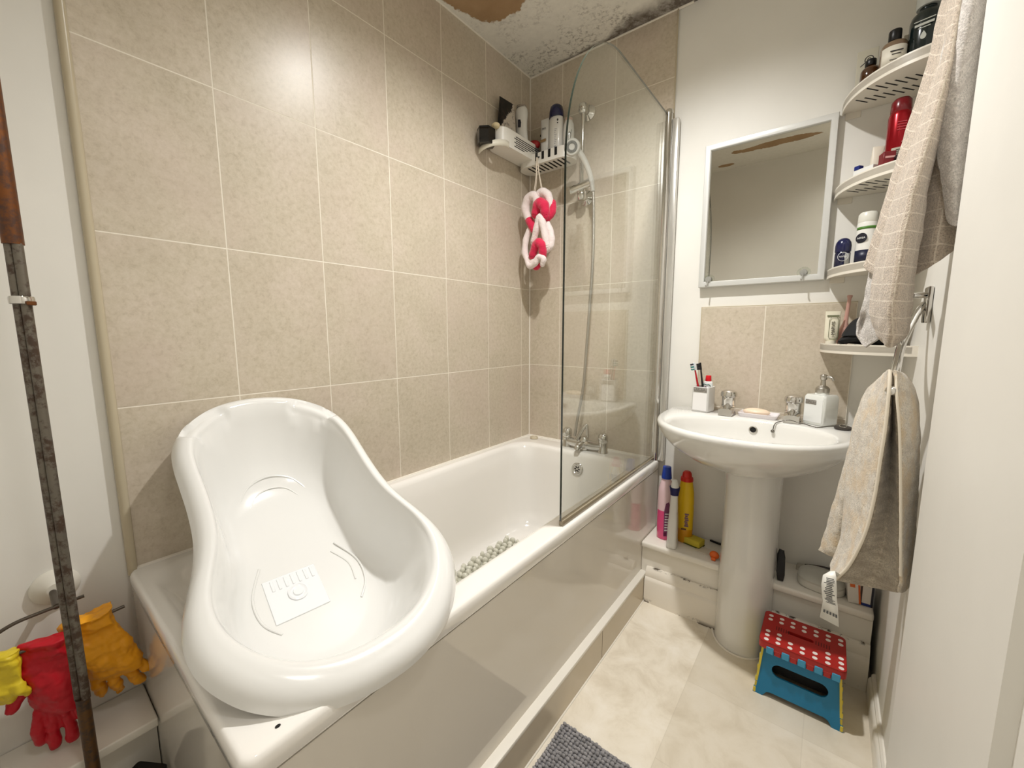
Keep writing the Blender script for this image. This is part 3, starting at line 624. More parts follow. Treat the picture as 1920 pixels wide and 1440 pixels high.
for px, pz, lab in ((0.895, 1.352, 'clear suction hook at the lower left corner of the mirror'), (1.205, 1.352, 'clear suction hook at the lower right corner of the mirror')):
    t = thing('suction_hook', lab, 'hook', (px, -.014, pz), 'suction hooks on the mirror'); M = TR(px, -.0135, pz) @ RX(90)
    b = B(); b.lathe([(.020, 0), (.0205, .001), (.016, .004), (.008, .009), (.007, .014), (.001, .015)], M, 28); b.obj('suction_cup', CLEAR, t)
    b = B(); b.lathe([(.010, .0085), (.0115, .011), (.0095, .014)], M, 24); b.tube([(px, -.027, pz - .004), (px - .002, -.030, pz - .018), (px - .004, -.036, pz - .027), (px - .005, -.043, pz - .024)], .0024, 8, sub=4); b.obj('hook', mat('clear_hook', (196, 194, 188), 0.08, coat=1.0, trans=0.5), t)

# ------------------------------------------------------------------ corner shelves
SHM = mat('white_shelf', (228, 221, 207), 0.35)
def corner_shelf(z, label, slots=True, th=0.030):
    t = thing('corner_shelf', label, 'shelf', (W, 0.0, z - th), 'white quarter round corner shelves'); rx, ry = 0.219, 0.252; n = 28
    arc = [(W - rx * math.cos(PI / 2 * k / n), -ry * math.sin(PI / 2 * k / n) - (0.0 if k else 0)) for k in range(n + 1)]
    inn = [(W - (rx - .004) * math.cos(PI / 2 * k / n), -(ry - .004) * math.sin(PI / 2 * k / n)) for k in range(n + 1)]
    b = B(); e = 0.007
    cl = lambda L: [(min(x, W - .0005), min(y, e - .0005)) for x, y in L]
    poly = [(W - .0005, e)] + [(W - rx, e)] + cl(arc)
    b.prism(poly, z - th + .008, z - .004)                      # plate
    # raised lip round the curved front
    b.loft([[(x, y, z - th) for x, y in arc], [(x, y, z) for x, y in arc], [(x, y, z) for x, y in inn], [(x, y, z - th) for x, y in inn], [(x, y, z - th) for x, y in arc]], closed=False)
    if slots:
        b.use(DARK)
        for row, yy in ((0, -.062), (1, -.125)):
            for k in range(8):
                xx = W - .172 + .021 * k
                if ((W - xx) / rx) ** 2 + ((yy - .02) / ry) ** 2 > .86: continue
                b.box(xx - .0022, xx + .0022, yy - .024, yy + .024, z - th + .0076, z - th + .0083, M=Matrix.Translation((xx, yy, 0)) @ RZ(-38) @ Matrix.Translation((-xx, -yy, 0)))
    b.obj('shelf_board', SHM, t, ang=35)
    b = B(); b.box(W - .21, W - .17, .0055, .0079, z - th - .012, z - th + .01, .001, 1); b.obj('wall_bracket', SHM, t)
    return t
corner_shelf(1.880, 'topmost white corner shelf, with the glass bottles, in the far right corner')
corner_shelf(1.612, 'white corner shelf with the red spray can, second from the top')
corner_shelf(1.352, 'white corner shelf with the blue roll-on deodorant, third from the top', False)
corner_shelf(1.105, 'lowest white corner shelf with the striped tube and black pouch', False)

def bottle(name, label, cat, c, prof, m, capprof=None, capm=None, extra=None, sx=1, sy=1, rot=0, loc=None, capname='cap'):
    t = thing(name, label, cat, c); M = TR(*c) @ RZ(rot); b = B(); b.lathe(prof, M, 32, sx=sx, sy=sy)
    b.obj('bottle_body', m, t)
    if capprof: b = B(); b.lathe(capprof, M, 28); b.obj(capname, capm, t)
    if extra: extra(t, M)
    return t
def lines(t, M, rows, m, name='printed_lines', parent=None):
    """rows: (x0, x1, y_front, z, height) thin raised print"""
    b = B()
    for x0, x1, y, z, h in rows: b.box(x0, x1, y - .0006, y + .0004, z - h / 2, z + h / 2, M=M)
    b.obj(name, m, t)
def wraplabel(t, M, r, z0, z1, a0, a1, m, name='label_wrap', sx=1, sy=1, n=18):
    b = B(); b.loft([[M @ Vector((r * sx * math.cos(math.radians(a0 + (a1 - a0) * k / n)), r * sy * math.sin(math.radians(a0 + (a1 - a0) * k / n)), z)) for k in range(n + 1)] for z in (z0, z1)], closed=False); return b.obj(name, m, t, fix=False, solid=0.0006)
INK = mat('dark_print', (40, 38, 40), 0.5); PAPER = mat('cream_paper', (226, 220, 205), 0.5); NAVY = mat('navy_plastic', (12, 18, 66), 0.22, coat=0.4); WBOT = mat('white_bottle', (226, 224, 218), 0.25, coat=0.2)
# top shelf  (board top 1.876)
ZT = 1.8765
def ex(t, M):
    wraplabel(t, M, .0262, .012, .07, -150, -30, mat('olive_label', (58, 40, 20), 0.5))
bottle('amber_dropper_bottle', 'small dark amber bottle in front of the pale carton on the top corner shelf', 'bottle', (1.330, -.108, ZT), [(.021, 0), (.023, .003), (.023, .040), (.020, .047), (.011, .053), (.010, .056)], mat('amber_glass', (66, 36, 10), 0.1, coat=0.8), [(.0125, .055), (.0135, .057), (.0135, .070), (.012, .072)], BLACK)
ct = thing('carton', 'pale tall carton printed with a round emblem behind the amber bottle on the top shelf', 'box', (1.322, -.045, ZT)); b = B(); b.box(1.297, 1.347, -.062, -.030, ZT, ZT + .128, .001, 1); b.obj('box_body', mat('pale_carton', (206, 201, 183), 0.5), ct)
b = B(); b.tube([(1.326 + .010 * math.cos(2 * PI * k / 20), -.0624, ZT + .098 + .010 * math.sin(2 * PI * k / 20)) for k in range(20)], .0011, 6, closed=True); b.tube([(1.326 + .004 * math.cos(2 * PI * k / 12), -.0624, ZT + .098 + .004 * math.sin(2 * PI * k / 12)) for k in range(12)], .001, 6, closed=True); b.tube([(1.318, -.0624, ZT + .092), (1.306, -.0624, ZT + .083)], .001, 6); b.obj('emblem', INK, ct)
def ex2(t, M):
    wraplabel(t, M, .0295, .010, .060, -150, -20, PAPER); lines(t, M @ RZ(10), [(-.014, .014, -.0300, .044, .003), (-.010, .010, -.0300, .036, .002), (-.014, .012, -.0300, .022, .0015)], INK)
bottle('perfume_bottle', 'clear square-shouldered bottle with black cap and cream label on the top shelf', 'bottle', (1.377, -.150, ZT), [(.026, 0), (.029, .004), (.029, .068), (.026, .074), (.012, .079), (.011, .083)], mat('clear_brown_glass', (150, 124, 98), 0.08, coat=0.8, trans=0.4), [(.0135, .082), (.0145, .084), (.0145, .108), (.0135, .110)], BLACK, ex2)
ct = thing('carton', 'narrow cream carton between the two glass bottles on the top shelf', 'box', (1.405, -.118, ZT)); b = B(); b.box(1.397, 1.424, -.135, -.105, ZT, ZT + .098, .001, 1); b.obj('box_body', mat('cream_carton', (214, 207, 188), 0.5), ct)
def ex3(t, M):
    q = M @ RZ(-12); lines(t, q, [(-.021, .021, -.0352, .100, .0022), (-.019, .019, -.0352, .090, .0058), (-.012, .012, -.0352, .0815, .0020)], mat('white_print', (196, 198, 190), 0.5))
    b = B(); dp = [(0, .013), (.0035, .007), (.0060, .001), (.0055, -.004), (.003, -.007), (0, -.0078), (-.003, -.007), (-.0055, -.004), (-.006, .001), (-.0035, .007)]
    b.prism(dp, 0, .0008, q @ TR(0, -.0352, .060) @ RX(90)); b.obj('drop_emblem', mat('white_print',), t)
bottle('dark_green_bottle', 'large dark green bottle printed with a white drop on the top shelf', 'bottle', (1.440, -.145, ZT), [(.033, 0), (.035, .004), (.035, .112), (.032, .124), (.022, .134), (.0175, .138), (.0175, .146)], mat('dark_green_bottle', (17, 30, 30), 0.18, coat=0.4), [(.024, .144), (.0255, .146), (.0255, .186), (.024, .188)], mat('pale_grey_cap', (190, 192, 186), 0.35), ex3)
# second shelf (1.608)
Z2 = 1.6085
def ex4(t, M):
    wraplabel(t, M, .0264, .028, .060, -120, -45, mat('grey_panel', (172, 166, 150), 0.5), 'barcode_panel'); q = M @ RZ(8)
    lines(t, q, [(-.008, .013, -.0270, .034 + .005 * k, .0011) for k in range(5)], mat('panel_ink', (60, 50, 44), 0.5)); lines(t, q, [(-.010, .010, -.0270, .128 - .007 * k, .0012) for k in range(4)], mat('pink_ink', (208, 90, 100), 0.5), 'small_print')
    b = B(); b.tube([q @ Vector(p) for p in ((.010, -.0262, .080), (.016, -.0235, .074), (.010, -.0262, .068), (.003, -.0268, .074))], .0009, 6, closed=True); b.obj('hazard_mark', mat('pale_ink', (220, 170, 165), 0.5), t)
bottle('red_spray_can', 'tall red metallic spray can with red cap on the second corner shelf', 'spray can', (1.408, -.130, Z2), [(.0250, 0), (.0262, .003), (.0262, .150), (.024, .158), (.022, .162)], mat('red_metallic_can', (150, 14, 26), 0.22, 0.55), [(.0225, .160), (.0235, .163), (.0225, .190), (.017, .198), (.001, .200)], mat('dark_red_cap', (110, 8, 20), 0.25, coat=0.3), ex4)
t = thing('red_carton', 'dark red flat carton leaning beside the red spray can', 'box', (1.380, -.165, Z2)); b = B(); b.box(1.372, 1.400, -.196, -.166, Z2, Z2 + .042, .001, 1, M=Matrix.Translation((1.385, -.18, 0)) @ RZ(18) @ Matrix.Translation((-1.385, .18, 0))); b.obj('box_body', mat('dark_red_carton', (116, 12, 22), 0.35), t)
lines(t, Matrix.Translation((1.385, -.18, Z2)) @ RZ(18), [(-.009, .013, -.0164, .026, .005)], mat('pink_print', (208, 160, 156), 0.5))
t = thing('round_tin', 'low black round tin under the red spray can', 'tin', (1.432, -.185, Z2)); b = B(); b.lathe([(.030, 0), (.031, .002), (.031, .010)], TR(1.432, -.185, Z2), 32); b.obj('tin_base', mat('blue_grey_tin', (96, 106, 112), 0.3, 0.4), t); b = B(); b.lathe([(.032, .0095), (.0325, .0105), (.0325, .024), (.031, .026)], TR(1.432, -.185, Z2), 32); b.obj('lid', BLACK, t)
t = thing('small_carton', 'small white and blue carton lying at the front of the second shelf', 'box', (1.334, -.10, Z2)); q = Matrix.Translation((1.343, -.118, Z2)) @ RZ(-42)
b = B(); b.box(-.030, .030, -.010, .010, 0.012, .030, .0008, 1, M=q); b.use(mat('royal_blue_print', (24, 40, 112), 0.4)).box(-.0302, .0302, -.0102, .0102, 0, .0122, M=q); b.obj('box_body', mat('white_carton', (226, 226, 222), 0.4), t)
b = B(); b.box(-.028, -.012, -.0106, .006, .0302, .0422, .0008, 1, M=q); b.obj('blue_flap', mat('royal_blue_print',), t)
tubepack('cream_tube', 'slim pale cream tube standing on its cap behind the small carton', Matrix.Translation((1.362, -.088, Z2)) @ RY(5), .085, .028, .016, mat('pale_cream_tube', (222, 214, 196), 0.3), CREAMP, .010, .009)
bottle('dark_bottle', 'dark bottle half hidden by the towel behind the red spray can', 'bottle', (1.452, -.085, Z2), [(.021, 0), (.022, .003), (.022, .13), (.014, .142)], mat('slate_bottle', (34, 36, 46), 0.3), [(.0145, .141), (.015, .143), (.015, .166), (.013, .168)], BLACK)
# third shelf (1.348)
Z3 = 1.3485
def ex5(t, M):
    q = M @ RZ(14); text('lettering', 'NIVEA', .0075, q @ TR(-.004, -.0212, .034) @ RX(90), mat('white_ink', (225, 225, 222), 0.5), t)
    b = B(); b.tube([q @ Vector((-.004 + .0135 * math.cos(2 * PI * k / 24), -.0207, .034 + .0135 * math.sin(2 * PI * k / 24))) for k in range(24)], .0007, 6, closed=True); b.obj('logo_ring', mat('white_ink',), t)
    wraplabel(t, M, .0212, .004, .044, -74, -35, mat('silver_label', (168, 168, 164), 0.3, 0.3), 'silver_swoosh')
bottle('roll_on_deodorant', 'short navy blue roll-on deodorant with domed cap on the third corner shelf', 'deodorant', (1.308, -.085, Z3), [(.0195, 0), (.0205, .003), (.0205, .046), (.0185, .050)], mat('navy_bottle', (16, 20, 52), 0.2, coat=0.4), [(.0200, .050), (.0212, .053), (.0212, .070), (.0195, .080), (.0145, .089), (.008, .0935), (.001, .0945)], NAVY, ex5)
def ex6(t, M):
    wraplabel(t, M, .0257, .108, .116, -165, -40, mat('green_band', (74, 122, 44), 0.4), 'green_band'); wraplabel(t, M, .0257, .006, .046, -165, -55, mat('navy_band', (16, 20, 48), 0.4), 'navy_band')
    q = M @ RZ(-30); b = B(); b.lathe([(.0150, 0), (.0150, .0012), (.001, .0012)], q @ TR(0, -.0250, .082) @ RX(90), 28); b.obj('logo_disc', mat('navy_ink', (24, 24, 36), 0.4), t)
    text('lettering', 'NIVEA', .0078, q @ TR(0, -.0265, .082) @ RX(90), mat('white_ink',), t)
bottle('white_spray_can', 'white spray deodorant can with a green stripe on the third corner shelf', 'deodorant', (1.362, -.105, Z3), [(.0245, 0), (.0255, .003), (.0255, .126), (.0242, .130)], WBOT, [(.0243, .129), (.0250, .131), (.0240, .154), (.020, .160), (.001, .162)], mat('white_cap', (218, 216, 205), 0.3), ex6)
def ex7(t, M): wraplabel(t, M, .0237, .01, .095, -170, -20, mat('white_label', (206, 204, 198), 0.4)); lines(t, M @ RZ(-35), [(-.012, .008, -.0242, .085, .012), (-.010, .006, -.0242, .066, .008)], INK)
bottle('black_spray_can', 'black capped spray can beside the white one on the third shelf', 'deodorant', (1.420, -.110, Z3), [(.0225, 0), (.0235, .003), (.0235, .118), (.022, .122)], mat('black_can', (26, 24, 28), 0.3), [(.0222, .121), (.0228, .123), (.0222, .172), (.020, .176), (.001, .177)], BLACK, ex7)
# lowest shelf (1.101)
Z4 = 1.1015; STRIPE = mat('ivory_tube', (228, 222, 200), 0.3)
pa = P(1558, 635, 1, -.085); t = tubepack('toothpaste_tube', 'ivory toothpaste tube with an octagonal printed frame standing on the lowest shelf', Matrix.Translation((pa.x, -.085, Z4)) @ RZ(8), .098, .040, .024, STRIPE, CREAMP, .012, .014)
q = Matrix.Translation((pa.x, -.085, Z4)) @ RZ(8)
text('lettering', 'MARVIS', .0135, q @ TR(.002, -.0122, .054) @ RX(82) @ RZ(90), mat('brown_print', (64, 56, 44), 0.5), t)
b = B(); oc = [(-.007, -.028), (.011, -.028), (.014, -.022), (.014, .022), (.009, .029), (-.005, .029), (-.010, .022), (-.010, -.022)]; b.tube([q @ Vector((x + .001, -.0118 + .0035 * max(0, (y + .03) / .06), (.054 + y * 1.25))) for x, y in oc], .0008, 6, closed=True); b.box(-.016, .016, -.0066, -.0054, .092, .097, M=q); b.obj('printed_frame', mat('sage_print', (118, 120, 92), 0.5), t)
pb = P(1583, 600, 1, -.06)
t = thing('pink_bulb', 'translucent pink bulb with a long narrow neck behind the black pouch', 'bulb', (pb.x, -.06, Z4)); b = B(); b.lathe([(.012, 0), (.017, .006), (.0195, .022), (.0185, .036), (.013, .054), (.007, .072), (.0055, .095), (.0050, .150), (.0072, .157), (.0072, .161), (.004, .162)], Matrix.Translation((pb.x, -.06, Z4)) @ RY(3), 28, sy=0.8); b.obj('bulb_body', mat('pink_silicone', (206, 160, 146), 0.3, coat=0.3, trans=0.15), t)
t = thing('black_pouch', 'crumpled black pouch on the lowest shelf behind the hanging towel', 'pouch', (1.385, -.13, Z4))
b = B(); prof = [(1.318, .000, .010), (1.335, .004, .030), (1.350, .012, .052), (1.370, .020, .060), (1.395, .018, .062), (1.42, .012, .055), (1.445, .002, .03)]
rings = []
for i, (x, dz, h) in enumerate(prof):
    rings.append([(x + .008 * math.sin(a * 2 + i), -.125 + (.055 + .006 * math.sin(3 * a + i)) * math.cos(a), Z4 + .002 + h * .5 + (h * .5 + .004 * math.sin(2 * a + i)) * math.sin(a)) for a in [2 * PI * k / 20 for k in range(20)]])
for r in rings:
    for k in range(len(r)): r[k] = (r[k][0], r[k][1], max(Z4 + .0008, r[k][2]))
b.loft(rings, True, True); b.obj('pouch_body', mat('black_fabric', (12, 12, 13), 0.8), t, ang=180, subd=1)
b = B(); fl = [[(x, y, z) for x, z in ((1.325, Z4 + .028), (1.345, Z4 + .072), (1.362, Z4 + .088), (1.400, Z4 + .086), (1.430, Z4 + .07))] for y in (-.185, -.13, -.08)]
fl[0] = [(1.322, -.178, Z4 + .026), (1.345, -.180, Z4 + .030), (1.370, -.182, Z4 + .024), (1.40, -.180, Z4 + .022), (1.43, -.178, Z4 + .028)]
b.loft(fl, closed=False); b.obj('flap', mat('black_fabric',), t, ang=180, solid=.005, subd=2)
# ------------------------------------------------------------------ corner caddy and what stands in it
CD = thing('shower_caddy', 'white plastic corner caddy with slotted trays high in the tiled corner', 'caddy', (0.0, 0.0, 1.95))
b = B()
def tray(x0, x1, y0, y1, r, z0, z1, th=0.004):
    o = rrect(x0, x1, y0, y1, r, 8, 5); i = rrect(x0 + th, x1 - th, y0 + th, y1 - th, max(r - th, .002), 8, 5)
    b.loft([R3(o, z0), R3(o, z1), R3(i, z1), R3(i, z0 + .004)], True, True)
tray(0.004, 0.298, -0.122, -0.003, 0.05, 1.942, 1.992)
tray(0.003, 0.100, -0.345, -0.060, 0.042, 1.968, 2.045)
b.use(DARK)
for k in range(6):                                     # dark strips in place of the shade in the left tray's slots
    b.box(0.0990, 0.1007, -0.262 + .012 * (k % 2), -0.185 + .026 * k, 1.982 + .0085 * k, 1.9855 + .0085 * k)
for k in range(9):                                     # dark strips for shaded slots under the right tray
    b.box(0.060 + .024 * k, 0.069 + .024 * k, -0.105, -0.030, 1.9412, 1.9426)
for k in range(4): b.box(0.118 + .036 * k, 0.132 + .036 * k, -0.1226, -0.1212, 1.957, 1.992)   # front wall gaps: their shade is drawn as dark strips
b.obj('tray', WPLA, CD, ang=35)
b = B(); b.tube([(0.140, -0.119, 1.972), (0.140, -0.134, 1.966), (0.140, -0.141, 1.967), (0.140, -0.144, 1.977)], .0035, 10, sub=4)
b.obj('hook', BLACK, CD)
b = B(); hk = [(0.012, -0.405), (0.045, -0.408), (0.075, -0.395), (0.095, -0.365), (0.100, -0.325), (0.098, -0.300)]
hk = [(v.x, v.y) for v in catmull([(x, y, 0) for x, y in hk], 5)]
b.loft([[(x, y, 1.926 + .035 * min(1, k / 20)) for k, (x, y) in enumerate(hk)], [(x, y, 1.948 + .040 * min(1, k / 20)) for k, (x, y) in enumerate(hk)]], closed=False); b.obj('end_loop', CREAMP, CD, solid=.004)
t = thing('black_box', 'black six-sided box on the left end of the corner caddy', 'box', (0.040, -0.392, 1.955)); b = B()
Mb = TR(0.046, -0.394, 1.940); hx = [(.040 * math.cos(math.radians(60 * k + 30)), .044 * math.sin(math.radians(60 * k + 30))) for k in range(6)]
b.prism(hx, 0.015, .075, Mb, .002); b.obj('box_body', mat('black_gloss', (10, 9, 10), 0.15, coat=0.5), t, ang=30)
b = B(); b.prism([(x * .98, y * .98) for x, y in hx], .0752, .082, Mb, .001); b.obj('lid', BLACK, t, ang=30)
tag(B().ball((0.066, -0.352, 2.046), .016, 1.3, 1, .8, 14).obj('sponge_scrap', mat('cream_sponge', (222, 205, 165), 0.8, bump=0.5, bscale=120), None, (0.066, -0.352, 2.034)), 'small cream lump of sponge beside the black box on the caddy', 'sponge')
t = thing('foil_pouch', 'black and white printed pouch standing in the left tray of the caddy', 'pouch', (0.030, -0.235, 1.98))
def foil():
    m = NT('printed_black_pouch'); tc = m.n('ShaderNodeTexCoord'); m.pos()
    n = m.noise(22, 6, 0.7, tc.outputs['Object']); s = m.n('ShaderNodeSeparateXYZ'); m.l(tc.outputs['Object'], s.inputs[0])
    hz = m.math('ADD', m.math('MULTIPLY_ADD', s.outputs[2], -9.0, 1.95), m.math('MULTIPLY', s.outputs[1], 11.0))
    f = m.math('ADD', m.math('MULTIPLY_ADD', n, 1.6, -0.8), hz)
    c = m.ramp(f, [(0.42, (14, 13, 15)), (0.5, (206, 196, 182))]); n2 = m.noise(48, 5, 0.7, tc.outputs['Object'])
    return m.out(m.mix(m.ramp(n2, [(0.55, 0.0), (0.6, 0.55)]), c, (60, 40, 34)), 0.3)
b = B(); pr = lambda z, d: [(0.034 - d, -.285, z), (0.034 + d, -.285, z), (0.040 + d, -.19, z), (0.040 - d, -.19, z)]
b.loft([pr(1.980, .016), pr(2.03, .017), pr(2.12, .010), pr(2.195, .0015), pr(2.205, .0015)], True, True); b.obj('pouch_body', foil(), t, ang=50)
def ex8(t, M):
    q = M @ RZ(35)
    lines(t, q, [(-.016, .006, -.0235, .150, .034)], mat('navy_ink',)); lines(t, q, [(-.018, .004, -.0275, .070, .034)], mat('dark_green_ink', (24, 58, 44), 0.4), 'green_panel')
bottle('white_bottle', 'white contoured bottle standing in the left tray of the caddy against the corner', 'bottle', (0.056, -0.150, 1.973), [(.033, 0), (.036, .004), (.036, .08), (.031, .12), (.030, .155), (.034, .195), (.033, .215), (.024, .228)], WBOT, [(.0245, .227), (.023, .236), (.001, .238)], mat('grey_cap', (150, 140, 128), 0.4), ex8, sy=.75)
t = thing('red_sponge', 'rounded red scrubber behind the front of the caddy', 'scrubber', (0.075, -0.06, 1.99)); b = B(); b.ball((0.078, -0.080, 2.052), .030, 1.2, .8, .75, 16); b.obj('scrubber_body', mat('red_plastic_matt', (150, 26, 26), 0.5), t)
b = B(); b.box(0.055, 0.10, -0.10, -0.06, 1.948, 2.045, .006, 2); b.obj('scrubber_base', GREY, t)
t = thing('teal_razor', 'teal handled razor behind the red scrubber in the caddy', 'razor', (0.112, -0.05, 1.947)); b = B(); b.tube([(0.100, -0.045, 1.948), (0.102, -0.045, 2.03), (0.106, -0.048, 2.082), (0.114, -.052, 2.097)], .0055, 10, sub=4); b.obj('handle', mat('teal_grey', (62, 88, 92), 0.35), t); b = B(); b.box(.104, .126, -.064, -.052, 2.090, 2.101, .002, 1); b.obj('head', BLACK, t)
t = tubepack('face_tube', 'slim white tube with dark green base between the razor and the navy capped bottle', Matrix.Translation((0.140, -.072, 1.947)), .165, .046, .028, WBOT, mat('dark_green_cap', (14, 44, 40), 0.3), .045, .019)
text('lettering', 'PRO', .012, TR(.140, -.0835, 2.110) @ RX(90), INK, t); lines(t, TR(.140, -.083, 2.0), [(-.016, .016, -.0062, .055, .012)], mat('gold_brown_print', (150, 120, 80), 0.5), 'colour_band')
def ex9(t, M):
    q = M @ RZ(18); text('lettering', 'hydra care', .013, q @ TR(.004, -.0282, .105) @ RX(90) @ RZ(90), mat('pale_grey_ink', (168, 170, 172), 0.5), t) if False else None
    b = B(); b.box(-.003, .007, -.0290, -.0278, .058, .064, M=q)
    for k in range(9): b.box(-.002, .003 + .003 * (k % 3), -.0290, -.0278, .072 + .008 * k, .0745 + .008 * k, M=q)
    b.obj('printed_lines', mat('pale_grey_ink', (160, 162, 166), 0.5), t)
    b = B(); b.ball(q @ Vector((.012, -.0268, .176)), .0052, 1, .35, 1.1, 10); b.ball(q @ Vector((.011, -.0268, .163)), .0042, 1.1, .35, .8, 10); b.obj('logo', INK, t)
    b = B(); b.box(-.004, .018, -.0285, -.0262, .038, .054, M=q); b.obj('dark_panel', mat('dark_grey_print', (70, 72, 70), 0.4), t)
bottle('shower_gel_bottle', 'large white shower bottle with navy cap at the glass edge in the caddy', 'bottle', (0.202, -.070, 1.947), [(.034, 0), (.036, .004), (.037, .10), (.036, .17), (.033, .196)], WBOT, [(.0335, .195), (.0345, .198), (.0335, .222), (.029, .242), (.018, .252), (.001, .254)], NAVY, ex9, sy=.75)
def ex10(t, M):
    q = M @ RZ(25); b = B(); b.tube([q @ Vector(p) for p in ((.014, -.0225, .05), (.000, -.0250, .075), (.004, -.0252, .11), (.012, -.0235, .10), (.010, -.024, .08), (.014, -.0225, .12))], .0016, 6, sub=5); b.obj('printed_leaf', mat('grey_print', (120, 118, 116), 0.5), t)
bottle('conditioner_bottle', 'white bottle with grey swirl print seen through the glass screen', 'bottle', (0.265, -.062, 1.947), [(.023, 0), (.025, .004), (.026, .12), (.024, .15), (.017, .168)], WBOT, [(.0175, .167), (.017, .178), (.001, .181)], mat('peach_cap', (206, 176, 160), 0.4), ex10)

# braided bath sponge hanging from the caddy hook
LF = thing('braided_sponge', 'pink and white braided bath sponge hanging on a cord from the corner caddy', 'bath sponge', (0.145, -0.138, 1.63))
Xa = Vector((0.786, 0.618, 0)); Ya = Vector((-0.618, 0.786, 0)); cz = Vector((0.143, -0.138, 0))
FW = mat('white_mesh_sponge', (238, 224, 220), 0.8, sheen=0.5, bump=0.9, bscale=170); FP = mat('pink_mesh_sponge', (216, 22, 72), 0.75, sheen=0.4, bump=0.9, bscale=170)
for nm, m_, r_, pts_ in (
    ('white_loop', FW, .0175, [(993, 414, -.140), (985, 392, -.142), (992, 371, -.144), (1004, 369, -.146), (1009, 394, -.140)]),
    ('white_loop', FW, .0165, [(1006, 378, -.132), (1014, 361, -.136), (1027, 366, -.138), (1033, 390, -.132)]),
    ('pink_loop', FP, .0210, [(1004, 402, -.150), (1010, 382, -.160), (1020, 386, -.164), (1023, 404, -.156)]),
    ('pink_loop', FP, .0150, [(1037, 380, -.126), (1035, 398, -.134), (1024, 412, -.140)]),
    ('pink_loop', FP, .0170, [(990, 408, -.136), (995, 418, -.142), (1003, 434, -.138)]),
    ('white_loop', FW, .0130, [(994, 428, -.136), (986, 450, -.140), (985, 478, -.142), (996, 491, -.144), (1004, 484, -.140)]),
    ('white_loop', FW, .0145, [(1000, 455, -.150), (1006, 430, -.160), (1013, 407, -.166), (1019, 428, -.162), (1025, 462, -.150)]),
    ('white_loop', FW, .0135, [(1023, 412, -.134), (1033, 438, -.138), (1032, 462, -.140), (1018, 472, -.142)]),
    ('pink_loop', FP, .0185, [(998, 480, -.150), (1007, 457, -.162), (1016, 460, -.164), (1018, 480, -.152)]),
    ('white_loop', FW, .0125, [(987, 482, -.146), (992, 498, -.154), (1002, 495, -.160), (1010, 482, -.164), (1019, 485, -.160), (1017, 496, -.154)]),
    ('pink_loop', FP, .0110, [(1001, 494, -.140), (1005, 502, -.142), (1011, 497, -.142)])):
    r_ *= 1.2; b = B(); ps = catmull([P(*p[:2], 1, p[2]) for p in pts_], 7)
    b.tube(ps, lambda t, r=r_: r * (.82 + .18 * math.sin(PI * t)) * (1 + .05 * math.sin(31 * t)), 14)
    b.ball(ps[0], r_ * .80, n=12); b.ball(ps[-1], r_ * .80, n=12); b.obj(nm, m_, LF, ang=180)
CORD = mat('cream_cord', (226, 214, 196), 0.8)
HKP = Vector((0.140, -.1405, 1.968))
for l_, r_ in ((P(1000, 369, 1, -.145), P(1018, 361, 1, -.137)), (P(1003, 367, 1, -.145), P(1016, 360, 1, -.137))):
    b = B(); b.tube([l_, l_.lerp(HKP, .5) + Xa * .004, HKP, r_.lerp(HKP, .5) - Xa * .002, r_], .0018, 8, sub=5); b.obj('cord', CORD, LF)

# ------------------------------------------------------------------ cleaning things on the ledge (top 0.258)
ZL = 0.2585; LY = -.105
t = thing('floor_cleaner_bottle', 'tall bottle half full of pink liquid with blue cap on the ledge beside the bath', 'bottle', (0.793, -.098, ZL)); M = TR(0.793, -.098, ZL)
b = B(); b.lathe([(.028, 0), (.031, .004), (.032, .06), (.032, .128)], M, 36, sy=.82); b.obj('pink_liquid', mat('pink_liquid', (224, 70, 128), 0.12, coat=0.6), t)
b = B(); b.lathe([(.032, .128), (.032, .200), (.0305, .222), (.022, .254), (.0165, .268), (.0165, .276)], M, 36, sy=.82, c0=False); b.obj('bottle_body', mat('pale_pink_plastic', (236, 204, 208), 0.15, coat=0.6), t)
b = B(); b.lathe([(.0205, .268), (.0205, .272), (.0165, .318), (.015, .319)], M, 28); b.obj('cap', mat('blue_cap', (30, 62, 158), 0.3), t)
q = M @ RZ(35); b = B(); pl = [(-.013, .02), (.014, .02), (.016, .10), (.012, .15), (.004, .172), (-.008, .165), (-.014, .13)]
b.prism(pl, -.0004, .0006, q @ TR(0, -.0298, 0) @ RX(90)); b.use(mat('white_ink')); [b.box(-.010, .010 - .004 * (k % 3), -.0314, -.0302, .045 + .012 * k, .050 + .012 * k, M=q) for k in range(7)]; b.use(mat('maroon_ink', (96, 18, 60), .4)).box(-.013, -.002, -.0314, -.0302, .022, .038, M=q); b.obj('printed_label', mat('plum_label', (126, 70, 104), 0.35), t)
t = thing('bathroom_spray_bottle', 'white flat bottle with navy collar standing in front on the ledge', 'bottle', (0.842, -.147, ZL)); M = TR(0.842, -.147, ZL) @ RZ(8)
rs = lambda w, d, z: [M @ Vector((x, y, z)) for x, y in rrect(-w / 2, w / 2, -d / 2, d / 2, min(w, d) * .3, 5, 3)]
b = B(); b.loft([rs(.036, .062, 0), rs(.040, .068, .004), rs(.040, .068, .022), rs(.037, .064, .026), rs(.036, .062, .10), rs(.032, .05, .140), rs(.030, .044, .152), rs(.031, .044, .158), rs(.026, .032, .215), rs(.024, .026, .224)], True, True); b.obj('bottle_body', WBOT, t, ang=50)
b = B(); b.lathe([(.0165, .222), (.0165, .228), (.0205, .252), (.0205, .256)], M, 26); b.obj('collar', mat('navy_collar', (20, 20, 82), 0.3), t)
b = B(); b.lathe([(.0205, .2555), (.019, .264), (.014, .280), (.010, .284), (.001, .285)], M, 26, sx=.8); b.obj('trigger_head', mat('white_head', (232, 231, 228), 0.3), t)
